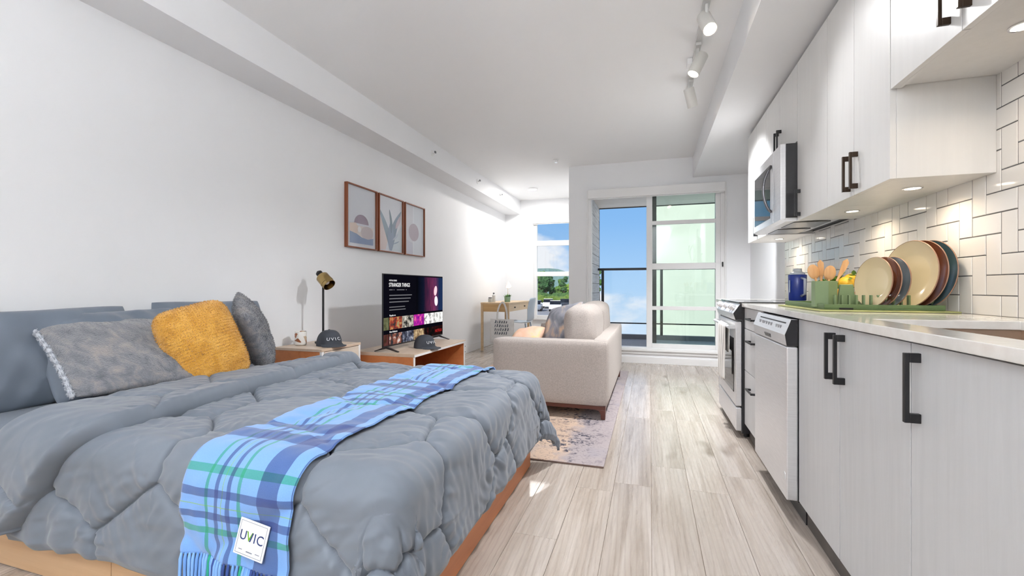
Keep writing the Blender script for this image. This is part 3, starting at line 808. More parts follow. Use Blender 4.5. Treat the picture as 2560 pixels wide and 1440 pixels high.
# fringe: knotted tassels under the near hem
fr_cols = [srgb(132, 178, 236), srgb(52, 76, 138), srgb(44, 158, 128), srgb(112, 160, 224)]
M_fr = [mat('fringe_wool_%d' % i, c_, .95) for i, c_ in enumerate(fr_cols)]
def warp_index(u):
    if .225 < u < .27 or .545 < u < .59: return 2
    if .31 < u < .36 or .44 < u < .49 or .72 < u < .90: return 1
    return 0 if random.random() < .6 else 3
ntas = 34
for k in range(ntas):
    u = (k + .5) / ntas; i = min(int(u * (nu3 - 1)), nu3 - 2); p = Vector(Pt[0, i] * (1 - (u * (nu3 - 1) - i)) + Pt[0, i + 1] * (u * (nu3 - 1) - i))
    p.y -= .006
    mb = MB(); ln = random.uniform(.095, .115); sx = random.uniform(-.008, .008)
    mb.tube([p + Vector((0, .002, .004)), p + Vector((sx * .1, -.001, -.012)), p + Vector((sx * .5, -.003, -ln * .5)), p + Vector((sx, -.004, -ln))], [.0030, .0048, .0042, .0046], 6)
    for q in (-1, 1):
        mb.tube([p + Vector((sx * .5, -.003, -ln * .5)), p + Vector((sx + q * .004, -.005, -ln * 1.02))], [.0034, .0022], 5)
    mb.build('tassel', M_fr[warp_index(u)], throw, smooth=True)
# sewn label
def throw_point(a, b, off=.0):
    i = np.argmin(np.abs(S - (a - TW0) / (TW1 - TW0))); j = np.argmin(np.abs(V3 - b)); return Vector(Pt[j, i])
lab_c = (throw_point(-1.0, CY0 - .255) + throw_point(-.90, CY0 - .165)) / 2
lw, lh = .098, .088
j1 = np.argmin(np.abs(V3 - (CY0 - .25))); j2 = np.argmin(np.abs(V3 - (CY0 - .16))); ic = np.argmin(np.abs(S - .78))
ydir = Vector(Pt[j2, ic] - Pt[j1, ic]).normalized(); xdir = Vector((1, 0, 0)); xdir = (xdir - ydir * xdir.dot(ydir)).normalized()
rot = Matrix.Rotation(math.radians(-5), 3, xdir.cross(ydir)); xdir = rot @ xdir; ydir = rot @ ydir
nrm = xdir.cross(ydir)
lab_c = Vector(((TW0 + .765 * (TW1 - TW0)), 0, 0)); pc = Vector(Pt[(j1 + j2) // 2, np.argmin(np.abs(S - .72))]); 
if nrm.y > 0: nrm = -nrm
pc = pc + nrm * .017
ML = frame_matrix(pc, xdir, ydir)
lb = MB().box(-lw / 2, lw / 2, -lh / 2, lh / 2, -.0015, .0015).xform(ML).build('sewn_label', mat('white_woven_label', srgb(238, 240, 244), .8), throw, .001, label='white sewn label reading UVIC')
M_navy = mat('label_navy_print', srgb(42, 60, 110), .8); M_lime = mat('label_green_print', srgb(110, 170, 40), .8); M_lgrey = mat('label_grey_print', srgb(130, 136, 150), .8)
def lm(x, y): return ML @ Matrix.Translation((x, y, .0017))
text('letter_u', 'U', .033, M_navy, lm(-.040, -.006), lb); text('letter_v', 'V', .033, M_lime, lm(-.0175, -.006), lb)
text('letter_i', 'I', .033, M_navy, lm(.0065, -.006), lb); text('letter_c', 'C', .033, M_navy, lm(.0165, -.006), lb)
MB().prism([(-.0055, -.006), (-.0015, -.006), (.0045, .0165), (.0010, .0165)], 'z', .0018, .0024).xform(ML).build('letter_v_stroke', M_navy, lb)
for (x0, x1, y0, y1) in ((-.043, .043, .0385, .0393), (-.043, .043, -.0393, -.0385), (-.0436, -.0428, -.0393, .0393), (.0428, .0436, -.0393, .0393), (-.034, -.022, -.030, -.0285), (-.008, .012, -.032, -.0295), (.022, .036, -.030, -.0285)):
    MB().box(x0, x1, y0, y1, .0015, .0021).xform(ML).build('print_line', M_lgrey, lb)

# ---------------- pillows
def pillow(name, w, h, t, M, m, label, cat='pillow', seed=0, n=44, wr=.010, pinch=.05, corner=.05, group=None, fold=0):
    vs_ = []; idx = {}
    rs = random.Random(seed); ox, oy = rs.uniform(0, 50), rs.uniform(0, 50)
    fs = []
    def P(u, v, side):
        x = w / 2 * u * (1 - pinch * (1 - v * v) * abs(u) ** 3); y = h / 2 * v * (1 - pinch * (1 - u * u) * abs(v) ** 3)
        cr_ = 1 - corner * (u * v) ** 4; x *= cr_; y *= cr_
        f = (max(0, 1 - abs(u) ** 2.2) * max(0, 1 - abs(v) ** 2.2)) ** .48
        z = side * t / 2 * f
        nz = noise.noise((x * 7 + ox, y * 7 + oy, side * 3.1)) * wr * 1.3 + noise.noise((x * 19 + ox, y * 11 + oy, side * 5.1)) * wr * .6
        # creases radiating from the corners
        z += side * nz * min(1, f * 1.6) - side * fold * .01 * f
        return Vector((x, y, z + .012 * noise.noise((x * 3 + ox, y * 3, 8.8))))
    for side in (1, -1):
        for j in range(n + 1):
            for i in range(n + 1):
                # denser towards the rim
                u = math.sin((i / n - .5) * PI); v = math.sin((j / n - .5) * PI)
                rim = i in (0, n) or j in (0, n)
                key = (i, j, 0 if rim else side)
                if key not in idx: idx[key] = len(vs_); vs_.append(P(u, v, side))
        for j in range(n):
            for i in range(n):
                q = []
                for (ii, jj) in ((i, j), (i + 1, j), (i + 1, j + 1), (i, j + 1)):
                    rim = ii in (0, n) or jj in (0, n); q.append(idx[(ii, jj, 0 if rim else side)])
                fs.append(tuple(q if side == 1 else q[::-1]))
    th = thing(name, M.translation, label, cat, group)
    mb = MB(); mb.add(vs_, fs); mb.xform(M)
    o = mb.build('pillow_body', m, th, smooth=True)
    return th, o, P
def pil_matrix(c, face, roll=0, up=(0, 0, 1)):
    """pillow standing with its face direction 'face', rolled in its own plane by roll degrees"""
    z = Vector(face).normalized(); x = Vector(up).cross(z).normalized(); y = z.cross(x)
    M = Matrix((x, y, z)).transposed() @ Matrix.Rotation(math.radians(roll), 3, 'Z'); M = M.to_4x4(); M.translation = Vector(c); return M
M_pcase = fabric('slate_pillowcase', srgb(96, 106, 120), srgb(106, 116, 130), 4, 700, .04, .6, .2)
pillow('sleeping_pillow', .68, .44, .17, pil_matrix((-2.54, 1.26, .70), (.95, -.05, .28), 1), M_pcase, 'plain slate pillow at the near end, leaning on the wall', seed=1, wr=.022)
pillow('sleeping_pillow', .70, .44, .16, pil_matrix((-2.56, 2.07, .71), (.97, -.02, .22), -1), M_pcase, 'plain slate pillow at the far end, behind the mustard cushion', seed=2, wr=.022)
pillow('sleeping_pillow', .62, .43, .16, pil_matrix((-2.45, 1.50, .70), (.86, -.04, .50), 2), M_pcase, 'slate pillow with an open case end behind the large fur cushion', seed=3, wr=.030)
def fur_material(name, c1, c2, c3, sc=(4, 14, 14), bump=.7):
    m = mat(name, c1, .95, Sheen_Weight=.4); t = NT(m)
    f = t.noise(t.coord(scale=sc), 1.6, 6, .6, .5); t.base(t.ramp(f, [(.3, c1), (.5, c2), (.72, c3)]))
    t.bump(t.noise(t.coord(scale=(60, 60, 60)), 3, 4), bump, .01); return m
M_furg = fur_material('grey_faux_fur', srgb(92, 96, 104), srgb(124, 126, 132), srgb(158, 150, 146))
M_must = fur_material('mustard_faux_fur', srgb(208, 148, 48), srgb(226, 168, 66), srgb(240, 188, 92), (9, 9, 9))
def fur(o, m, count, length, parent, rad=.0012):
    """short curved hairs on the surface of a pillow mesh, joined as one part"""
    me = o.data; rs = random.Random(3); polys = list(me.polygons); areas = np.array([p.area for p in polys]); cum = np.cumsum(areas) / areas.sum()
    mb = MB()
    for k in range(count):
        p = polys[int(np.searchsorted(cum, rs.random()))]
        ws = [rs.random() for _ in p.vertices]; sw = sum(ws); c_ = Vector((0, 0, 0))
        for w_, vi in zip(ws, p.vertices): c_ += me.vertices[vi].co * (w_ / sw)
        n = p.normal; d = n * .7 + Vector((rs.uniform(-1, 1), rs.uniform(-1, 1), rs.uniform(-1.2, .4))) * .55; d.normalize()
        side = d.cross(n); side = side.normalized() if side.length > 1e-4 else d.orthogonal().normalized()
        L_ = length * rs.uniform(.6, 1.2); a = c_ - n * .001
        mid = a + d * L_ * .55 + n * L_ * .1; tip = a + d * L_
        mb.add([a - side * rad, a + side * rad, mid + side * rad * .8, mid - side * rad * .8, tip], [(0, 1, 2, 3), (3, 2, 4)])
    b = mb.build('fur_pile', m, parent, local=True, smooth=True, kind='stuff'); return b
th, o, _ = pillow('fur_cushion', .54, .54, .14, pil_matrix((-2.27, 1.43, .705), (.47, -.10, .88), 0), M_furg, 'large grey and taupe faux fur cushion lying against the slate pillows', 'cushion', seed=4, wr=.012)
MB_rim = MB()
fur(o, M_furg, 14000, .009, th)
# pale piped edge along its near side
mrim = pil_matrix((-2.27, 1.43, .705), (.47, -.10, .88), 0)
pts = [mrim @ Vector((-.272 * (1 - .05 * (1 - v * v)), .27 * v, .004)) for v in np.linspace(-.97, .97, 14)]
pe = MB().tube(pts, .008, 8).build('pale_edge', mat('pale_fur_edge', srgb(190, 194, 202), .95), th, smooth=True)
fur(pe, mat('pale_fur_edge'), 2500, .008, pe)
th, o, _ = pillow('fur_cushion', .33, .42, .19, pil_matrix((-2.085, 1.625, .722), (.86, -.42, .28), 16), M_must, 'mustard yellow faux fur cushion standing among the grey pillows', 'cushion', seed=5, wr=.008, pinch=.03, corner=.16)
fur(o, M_must, 20000, .0085, th, .0011)
th, o, _ = pillow('fur_cushion', .42, .42, .15, pil_matrix((-2.20, 2.02, .735), (.58, .62, .30), 20), M_furg, 'grey faux fur cushion standing on its corner beside the mustard one', 'cushion', seed=6, wr=.010)
fur(o, M_furg, 12000, .009, th)
# ================================================================ NIGHTSTAND, BENCH, TV WALL
ns = thing('nightstand', (-2.47, 2.86, 0), 'low beech nightstand with pale front between bed and television bench', 'nightstand')
NX0, NX1, NY0, NY1, NZ = XL + .016, -2.25, 2.64, 3.085, .558
M_cream = wood('cream_laminate', srgb(206, 192, 176), srgb(212, 199, 184), srgb(218, 206, 192), 'y', 1.0, .4)
box('side_panel', M_beech_o, ns, NX0, NX1 - .02, NY0, NY0 + .018, .0, NZ - .02, .001)
box('side_panel', M_beech_o, ns, NX0, NX1 - .02, NY1 - .018, NY1, .0, NZ - .02, .001)
box('top_board', M_beech_top, ns, NX0, NX1, NY0 - .004, NY1 + .004, NZ - .02, NZ, .002)
box('back_panel', M_beech_o, ns, NX0, NX0 + .012, NY0 + .018, NY1 - .018, .03, NZ - .02)
box('shelf', M_beech_o, ns, NX0 + .012, NX1 - .03, NY0 + .018, NY1 - .018, .28, .298)
box('edge_strip', M_trim, ns, NX1 - .02, NX1 - .001, NY0, NY0 + .022, .0, NZ - .02, .001)
box('edge_strip', M_trim, ns, NX1 - .02, NX1 - .001, NY1 - .022, NY1, .0, NZ - .02, .001)
for za, zb in ((.285, NZ - .024), (.03, .281)):
    box('drawer_front', M_cream, ns, NX1 - .02, NX1, NY0 + .024, NY1 - .024, za, zb, .0015)

bn = thing('television_bench', (-2.16, 3.80, 0), 'open beech bench carrying the television and a cap', 'bench')
QX0, QX1, QY0, QY1, QZ = -2.46, -1.865, 3.272, 4.345, .452
box('top_board', M_beech_top, bn, QX0, QX1, QY0, QY1, QZ - .030, QZ, .002)
box('top_edge', M_trim, bn, QX1 + .0005, QX1 + .004, QY0, QY1, QZ - .029, QZ - .010, .001)
for ya in (QY0 + .004, QY1 - .028):
    e_ = box('end_panel', M_beech_o, bn, QX0 + .004, QX1 - .012, ya, ya + .024, 0, QZ - .030, .001)
    box('edge_strip', M_trim, e_, QX1 - .012, QX1 - .006, ya, ya + .024, 0, QZ - .030, .001)
box('back_panel', M_beech_o, bn, QX0 + .006, QX0 + .022, QY0 + .028, QY1 - .028, .05, QZ - .030, .001)
box('shelf', M_beech_o, bn, QX0 + .022, QX1 - .03, QY0 + .028, QY1 - .028, .10, .12, .001)

tv = thing('television', (-2.155, 3.82, QZ), 'large flat television on splayed feet showing a streaming menu', 'television')
TX0, TY0, TY1, TZ0, TZ1 = -2.152, 3.255, 4.385, .492, 1.124
box('back_shell', M_blkplastic, tv, TX0 - .045, TX0 - .004, TY0 + .05, TY1 - .05, TZ0 + .03, TZ1 - .12, .012)
box('bezel', M_blkplastic, tv, TX0 - .012, TX0, TY0, TY1, TZ0, TZ1, .003)
SCR = emit('screen_black', (.003, .003, .006), .3); SCR.node_tree.nodes['Principled BSDF'].inputs['Specular IOR Level'].default_value = .0
box('screen', SCR, tv, TX0, TX0 + .0012, TY0 + .006, TY1 - .006, TZ0 + .014, TZ1 - .006)
sw, sh = (TY1 - TY0 - .012), (TZ1 - TZ0 - .020)
def sp(u, v, e=.0015): return (TX0 + e, TY0 + .006 + u * sw, TZ0 + .014 + v * sh)
def scr_mat(name, c, s=.9):
    m = emit('screen_' + name, c, s); b = m.node_tree.nodes['Principled BSDF']; b.inputs['Specular IOR Level'].default_value = .0; b.inputs['Base Color'].default_value = (.003, .003, .004, 1); return m
def srect(name, m, u0, u1, v0, v1, e=.0015, parent=None):
    a, b = sp(u0, v0, e), sp(u1, v1, e)
    return MB().box(a[0], a[0] + .0003, a[1], b[1], a[2], b[2]).build(name, m, parent or tv)
def sell(name, m, u, v, ru, rv, e=.0022, ang=0):
    mb = MB(); n = 24; c = sp(u, v, e); pts = []
    for k in range(n):
        t = 2 * PI * k / n; a, b = ru * sw * math.cos(t), rv * sh * math.sin(t)
        pts.append((c[1] + a * math.cos(ang) - b * math.sin(ang), c[2] + a * math.sin(ang) + b * math.cos(ang)))
    return mb.prism(pts, 'x', c[0], c[0] + .0003).build(name, m, tv)
def grad_mat(name, stops, axis='Y', s=.9, sc=6):
    """screen picture: soft blotches of a few colours"""
    m = emit('screen_' + name, (0, 0, 0), s); t = NT(m)
    f = t.noise(t.coord(scale=(sc, sc, sc)), 2.2, 4, .6)
    c = t.ramp(f, stops); t.link(c, m.node_tree.nodes['Principled BSDF'].inputs['Emission Color']); b = m.node_tree.nodes['Principled BSDF']; b.inputs['Specular IOR Level'].default_value = .0; return m
def hero_mat():
    m = scr_mat('hero', (0, 0, 0), 1.0); t = NT(m); v = t.coord(); sp_ = t.node('ShaderNodeSeparateXYZ'); t.link(v, sp_.inputs[0])
    # object space of the television: y runs along the screen
    y0_ = TY0 - 3.82; u_ = t.math('DIVIDE', t.math('SUBTRACT', sp_.outputs['Y'], y0_), TY1 - TY0)
    blue = t.ramp(u_, [(.50, (0, 0, 0)), (.80, (.006, .012, .040)), (1.0, (.010, .025, .075))])
    red = t.ramp(u_, [(.62, (0, 0, 0)), (.74, (.10, .008, .022)), (.82, (.16, .014, .04)), (.92, (0, 0, 0))])
    n_ = t.noise(t.coord(scale=(1, 26, 5)), 1.4, 3, .6); n2 = t.ramp(n_, [(.3, (.25, .25, .25)), (.7, (1.2, 1.2, 1.2))])
    c = t.mix(blue, t.mix(red, n2, 1.0, 'MULTIPLY'), 1.0, 'ADD')
    t.link(c, m.node_tree.nodes['Principled BSDF'].inputs['Emission Color']); return m
srect('hero_backdrop', hero_mat(), .50, 1.0, .42, .985)
sell('hero_shape', scr_mat('pale_pink', (.86, .52, .58), 1.0), .85, .760, .030, .085, ang=-.30)
sell('hero_shape', scr_mat('pale_white', (.88, .70, .80), 1.0), .862, .585, .033, .085, ang=.1)
M_tx = scr_mat('white_text', (.85, .85, .85), 1.0); M_tg = scr_mat('grey_text', (.13, .13, .14), 1.0)
def stext(s, u, v, size, m, xs=1.0): return text('screen_text', s, size, m, frame_matrix(sp(u, v, .0018), (0, 1, 0), (0, 0, 1)), tv, .0002, 1.0, xs)
stext('NETFLIX SERIES', .075, .905, .018, M_tx)
stext('STRANGER THINGS', .072, .825, .050, M_tx, .80)
[srect('text_line', M_tg, a_, b_, .775, .787) for a_, b_ in ((.076, .125), (.138, .15), (.185, .30), (.32, .335))]
for k, ln in enumerate((.40, .38, .35)):
    srect('text_line', M_tg, .078, .078 + ln - .06, .695 - k * .048, .709 - k * .048)
for k, ln in enumerate((.29, .30)):
    srect('text_line', M_tg, .078, .078 + ln - .06, .528 - k * .04, .540 - k * .04)
stext('Popular on', .08, .405, .022, M_tx); stext('New Releases', .08, .172, .022, M_tx)
th_ = [('olive', [(.3, (.05, .05, .02)), (.6, (.14, .15, .08)), (.8, (.10, .05, .02))]), ('red_beige', [(.38, (.04, .03, .03)), (.5, (.32, .05, .03)), (.6, (.45, .26, .10)), (.7, (.18, .22, .14))]),
       ('taupe_black', [(.4, (.02, .02, .02)), (.52, (.36, .33, .28)), (.7, (.7, .68, .62))]), ('magenta', [(.4, (.20, .01, .24)), (.55, (.45, .02, .30)), (.68, (.85, .25, .28))]),
       ('white_print', [(.42, (.25, .25, .25)), (.5, (.8, .78, .76)), (.7, (.9, .88, .88))]), ('white_grey', [(.42, (.4, .4, .38)), (.52, (.85, .85, .83)), (.7, (.7, .72, .7))])]
uu = [(0, .07), (.08, .26), (.265, .445), (.45, .63), (.635, .815), (.82, 1.0)]
for (u0, u1), (nm, st) in zip(uu, th_): srect('thumbnail', grad_mat(nm, st, sc=9), u0, u1, .215, .39)
th2 = [('brown', [(.3, (.03, .02, .01)), (.6, (.10, .03, .03)), (.8, (.12, .1, .05))]), ('mixed_dark', [(.38, (.03, .03, .035)), (.52, (.25, .08, .05)), (.66, (.7, .66, .62))]),
       ('blue_grey', [(.4, (.02, .02, .03)), (.55, (.10, .11, .16)), (.7, (.5, .5, .52))]), ('tan', [(.35, (.12, .07, .04)), (.55, (.5, .36, .2)), (.72, (.8, .68, .45))]),
       ('black_red', [(.45, (.004, .004, .004)), (.62, (.02, .006, .006)), (.75, (.1, .01, .01))]), ('black', [(.4, (.004, .004, .004)), (.7, (.03, .004, .004))])]
for (u0, u1), (nm, st) in zip(uu, th2): srect('thumbnail', grad_mat(nm, st, sc=9), u0, u1, .0, .155)
stext('NETFLIX', .845, .05, .042, scr_mat('red_text', (.5, .02, .02), 1.0), .95)
for yy in (3.32, 4.315):
    mb = MB()
    for s_ in (-1, 1):
        mb.add([(TX0 - .006, yy - .012, TZ0 + .006), (TX0 - .006, yy + .012, TZ0 + .006), (TX0 + s_ * .115 - .006, yy + .012, QZ + .006), (TX0 + s_ * .115 - .006, yy - .012, QZ + .006),
                (TX0 - .006, yy - .012, TZ0 - .012), (TX0 - .006, yy + .012, TZ0 - .012), (TX0 + s_ * .115 - .006, yy + .012, QZ), (TX0 + s_ * .115 - .006, yy - .012, QZ)],
               [(0, 1, 2, 3), (7, 6, 5, 4), (0, 3, 7, 4), (1, 5, 6, 2), (3, 2, 6, 7), (0, 4, 5, 1)])
    mb.build('foot', M_blkplastic, tv)

# ---------------- baseball caps
def cap(at, rz, label, s=1.0):
    t = thing('baseball_cap', at, label, 'cap', 'charcoal caps', rz=rz)
    m = fabric('charcoal_twill', srgb(58, 62, 70), srgb(68, 72, 80), 6, 900, .15)
    mb = MB(); nu_, nv_ = 36, 12; vs_ = []
    for j in range(nv_ + 1):
        p = (PI / 2) * j / nv_
        for i in range(nu_):
            a = 2 * PI * i / nu_; r = .092 * math.cos(p) ** .75; 
            x = r * math.cos(a) * 1.12; y = r * math.sin(a); z = .118 * math.sin(p) ** .9
            if math.cos(a) > 0: z += .008 * math.cos(a) * math.sin(2 * p)
            seam = .0018 * (abs(math.sin(3 * a)) ** .3 - 1)
            vs_.append(((x + seam * math.cos(a)) * s, (y + seam * math.sin(a)) * s, z * s))
    fs = [(j * nu_ + i, j * nu_ + (i + 1) % nu_, (j + 1) * nu_ + (i + 1) % nu_, (j + 1) * nu_ + i) for j in range(nv_) for i in range(nu_)]
    mb.add(vs_, fs); cr = mb.build('crown', m, t, smooth=True, local=True)
    mb = MB(); rows_ = 7; cols = 22; vs_ = []
    for k in range(2):
        for j in range(rows_ + 1):
            for i in range(cols + 1):
                a = (i / cols - .5) * 2.3; f = j / rows_
                r0x, r0y = .100 * math.cos(a) * 1.0, .090 * math.sin(a)
                out = .078 * math.cos(a * .66) ** .8
                x = r0x + f * out; y = r0y * (1 + .12 * f)
                z = .017 - .016 * f - .030 * (a / 1.15) ** 2 * f * .6 + (.0 if k == 0 else -.0035)
                vs_.append((x * s, y * s, max(z, .001 if k else .0045) * s))
    n1 = (rows_ + 1) * (cols + 1)
    for k in range(2):
        for j in range(rows_):
            for i in range(cols):
                q = [k * n1 + j * (cols + 1) + i, k * n1 + j * (cols + 1) + i + 1, k * n1 + (j + 1) * (cols + 1) + i + 1, k * n1 + (j + 1) * (cols + 1) + i]
                fs_ = tuple(q); mb.f.append(fs_)
    mb.v = vs_
    for i in range(cols): mb.f.append((rows_ * (cols + 1) + i, rows_ * (cols + 1) + i + 1, n1 + rows_ * (cols + 1) + i + 1, n1 + rows_ * (cols + 1) + i))
    mb.build('brim', m, t, smooth=True, local=True)
    MB().ball((0, 0, .1185 * s), .008 * s, .008 * s, .004 * s, 12, 6).build('top_button', m, t, smooth=True, local=True)
    # lettering on the front panels, each character turned to the curve
    Mw = mat('white_embroidery', srgb(225, 228, 232), .8)
    for ch, ang in (('U', -.50), ('V', -.17), ('I', .14), ('C', .34)):
        z0 = .045; rr = .1005 * (math.cos(math.asin(min(1, (z0 + .012) / .12))) ** .75) * 1.06
        nx, ny = math.cos(ang), math.sin(ang)
        pos = Vector((rr * nx * 1.10, rr * ny, z0)) * s
        xd = Vector((ny, -nx, 0)) * -1; up = Vector((-nx * .55, -ny * .55, .83))
        Mx = frame_matrix(pos + Vector((nx, ny, .3)) * .004, xd, up)
        cu_o = text('letter', ch, .036 * s, Mw, Mx @ Matrix.Translation((-.012 * s, 0, 0)), t, .0012)
    return t
cap((-2.37, 2.86, NZ), math.radians(-28), 'charcoal cap with white lettering on the nightstand')
cap((-1.98, 3.66, QZ), math.radians(-18), 'charcoal cap in front of the television on the bench')

# ---------------- mug and lamp on the nightstand
def mug():
    x, y = -2.585, 2.80
    t = thing('patterned_mug', (x, y, NZ), 'white mug with brown and black patches on the nightstand', 'mug')
    m = mat('patchwork_glaze', srgb(230, 226, 220), .2); n_ = NT(m)
    v = n_.node('ShaderNodeTexVoronoi'); v.inputs['Scale'].default_value = 34; n_.link(n_.coord(), v.inputs['Vector'])
    sp_ = n_.node('ShaderNodeSeparateXYZ'); n_.link(v.outputs['Color'], sp_.inputs[0])
    n_.base(n_.ramp(sp_.outputs[0], [(0, srgb(232, 228, 222)), (.42, srgb(70, 66, 68)), (.58, srgb(150, 92, 62)), (.74, srgb(200, 176, 150)), (.86, srgb(232, 228, 222))], 'CONSTANT'))
    z = NZ
    MB().lathe([(0, z + .001), (.036, z + .001), (.042, z + .006), (.043, z + .103), (.0415, z + .106), (.039, z + .104), (.038, z + .010), (0, z + .008)], (x, y, 0), 32).build('cup', m, t, smooth='auto')
    pts = [(x - .010, y + .040, z + .085), (x - .016, y + .062, z + .083), (x - .018, y + .072, z + .055), (x - .016, y + .060, z + .028), (x - .010, y + .040, z + .026)]
    MB().tube(pts, .0055, 8).build('handle', M_white, t, smooth=True)
mug()
def lamp():
    x, y = -2.515, 2.965
    t = thing('table_lamp', (x, y, NZ), 'slim black table lamp with a tilted brass head on the nightstand', 'lamp')
    MB().lathe([(0, NZ), (.062, NZ), (.064, NZ + .006), (.062, NZ + .014), (.010, NZ + .018), (0, NZ + .018)], (x, y, 0), 32).build('base', M_black, t, smooth='auto')
    MB().cyl((x, y, NZ + .016), (x, y, 1.045), .0085, n=14).build('pole', M_black, t, smooth='auto')
    MB().tube([(x, y, 1.04), (x + .002, y, 1.052), (x + .012, y, 1.058)], .008, 10).build('joint', M_black, t, smooth=True)
    ax = Vector((.72, -.10, -.62)).normalized(); c = Vector((x + .022, y, 1.060))
    q = Vector((0, 0, 1)).rotation_difference(ax).to_matrix()
    hd = MB().lathe([(.012, -.055), (.046, -.050), (.050, -.045), (.050, .012), (.052, .014), (.052, .030), (.050, .032), (.050, .058), (.0465, .058), (.046, -.040), (.012, -.046)], c, 32, q).build('head', M_brass, t, smooth='auto')
    MB().lathe([(0, -.11), (.012, -.11), (.013, -.100), (.026, -.096), (.026, -.083), (.022, -.080), (.022, -.072), (.028, -.069), (.028, -.055), (.014, -.050), (0, -.05)], c, 20, q).build('socket_cap', M_black, t, smooth='auto')
    MB().ball(tuple(c + ax * .015), .024, nu=14, nv=8).build('bulb', M_white, t, smooth=True)
lamp()

# ---------------- framed prints
def framed_print(y0, y1, label, art):
    t = thing('framed_print', (XL + .001, (y0 + y1) / 2, 1.385), label, 'picture', 'three framed prints')
    z0, z1, xw, xf = 1.382, 1.985, XL + .001, XL + .036; w = .012
    M_fr_ = wood('warm_walnut_frame', srgb(120, 62, 36), srgb(136, 74, 44), srgb(150, 86, 54), 'z', 1, .4)
    for (a, b, c_, d_) in ((y0, y0 + w, z0, z1), (y1 - w, y1, z0, z1), (y0 + w, y1 - w, z0, z0 + w), (y0 + w, y1 - w, z1 - w, z1)):
        box('frame_bar', M_fr_, t, xw, xf, a, b, c_, d_, .0012)
    pa = box('paper', mat('cool_white_paper', srgb(222, 226, 234), .6), t, xw + .012, xw + .014, y0 + w, y1 - w, z0 + w, z1 - w)
    xa = xw + .014; W_, H_ = y1 - y0 - 2 * w, z1 - z0 - 2 * w
    k = [0]
    def shape(color, pts):
        k[0] += 1
        m = mat('print_ink_%02x%02x%02x' % color, srgb(*color), .7)
        e = xa + .0004 * k[0]
        MB().prism([(y0 + w + u * W_, z0 + w + v * H_) for u, v in pts], 'x', e, e + .0003).build('printed_shape', m, pa)
    art(shape)
    box('glazing', M_glass_f, t, xf - .012, xf - .010, y0 + w, y1 - w, z0 + w, z1 - w)
def ell(u, v, a, b, n=28, t0=0, t1=2 * PI): return [(u + a * math.cos(t0 + (t1 - t0) * k / (n - 1)), v + b * math.sin(t0 + (t1 - t0) * k / (n - 1))) for k in range(n)][: n - 1 if t1 - t0 > 6.2 else n]
def art1(s):
    s((226, 218, 214), [(.10, .06), (.92, .06), (.92, .36), (.10, .36)])
    s((165, 152, 168), ell(.50, .395, .25, .155, t0=0, t1=PI))
    s((224, 206, 196), [(.10, .22), (.34, .22), (.40, .33), (.30, .40), (.10, .38)])
    s((206, 196, 198), ell(.70, .255, .22, .115))
    s((140, 158, 190), [(.10, .06), (.92, .06), (.92, .18), (.72, .15), (.5, .17), (.32, .22), (.10, .25)])
    s((238, 238, 240), ell(.42, .30, .06, .05)); s((165, 152, 168), ell(.34, .42, .05, .025))
def leaf_poly(x0, y0_, x1, y1_, wd, bend):
    L, R = [], []
    for k in range(11):
        f = k / 10; cx = x0 + (x1 - x0) * f + bend * math.sin(PI * f); cy = y0_ + (y1_ - y0_) * f; q = wd * math.sin(PI * min(1, f * .9 + .08)) ** .8
        L.append((cx - q, cy)); R.append((cx + q, cy))
    return [(min(max(a, 0), 1), b) for a, b in L + R[::-1]]
def art2(s):
    s((228, 214, 212), [(0, .02), (.28, .02), (.40, .25), (.25, .45), (.0, .66)])
    s((205, 218, 226), [(.55, .02), (1, .02), (1, .55), (.7, .30)])
    s((150, 170, 186), leaf_poly(.50, .05, .02, .76, .10, .06)); s((132, 152, 172), leaf_poly(.52, .05, .95, .80, .13, -.10))
    s((150, 166, 190), leaf_poly(.50, .02, .50, .55, .13, 0)); s((120, 142, 158), leaf_poly(.52, .35, .44, .78, .045, .03))
    s((198, 186, 198), leaf_poly(.72, .45, .93, .72, .07, 0)); s((140, 160, 186), leaf_poly(.56, .14, .86, .22, .04, .02))
    s((190, 202, 216), leaf_poly(.58, .22, .80, .36, .05, .03))
def art3(s):
    s((210, 212, 220), [(.0, 0), (.42, 0), (.42, 1), (0, 1)]); s((214, 220, 228), [(.48, 0), (1, 0), (1, 1), (.48, 1)])
    s((178, 166, 178), ell(.47, .46, .27, .18)); s((196, 198, 212), [(.0, 0), (.42, 0), (.40, .24), (.0, .30)])
framed_print(3.46, 3.935, 'framed print with a mauve dome over blue and cream, nearest to the bed', art1)
framed_print(3.968, 4.446, 'framed print of broad blue-grey leaves, middle of the three', art2)
framed_print(4.482, 4.942, 'framed print with one mauve oval, farthest of the three', art3)

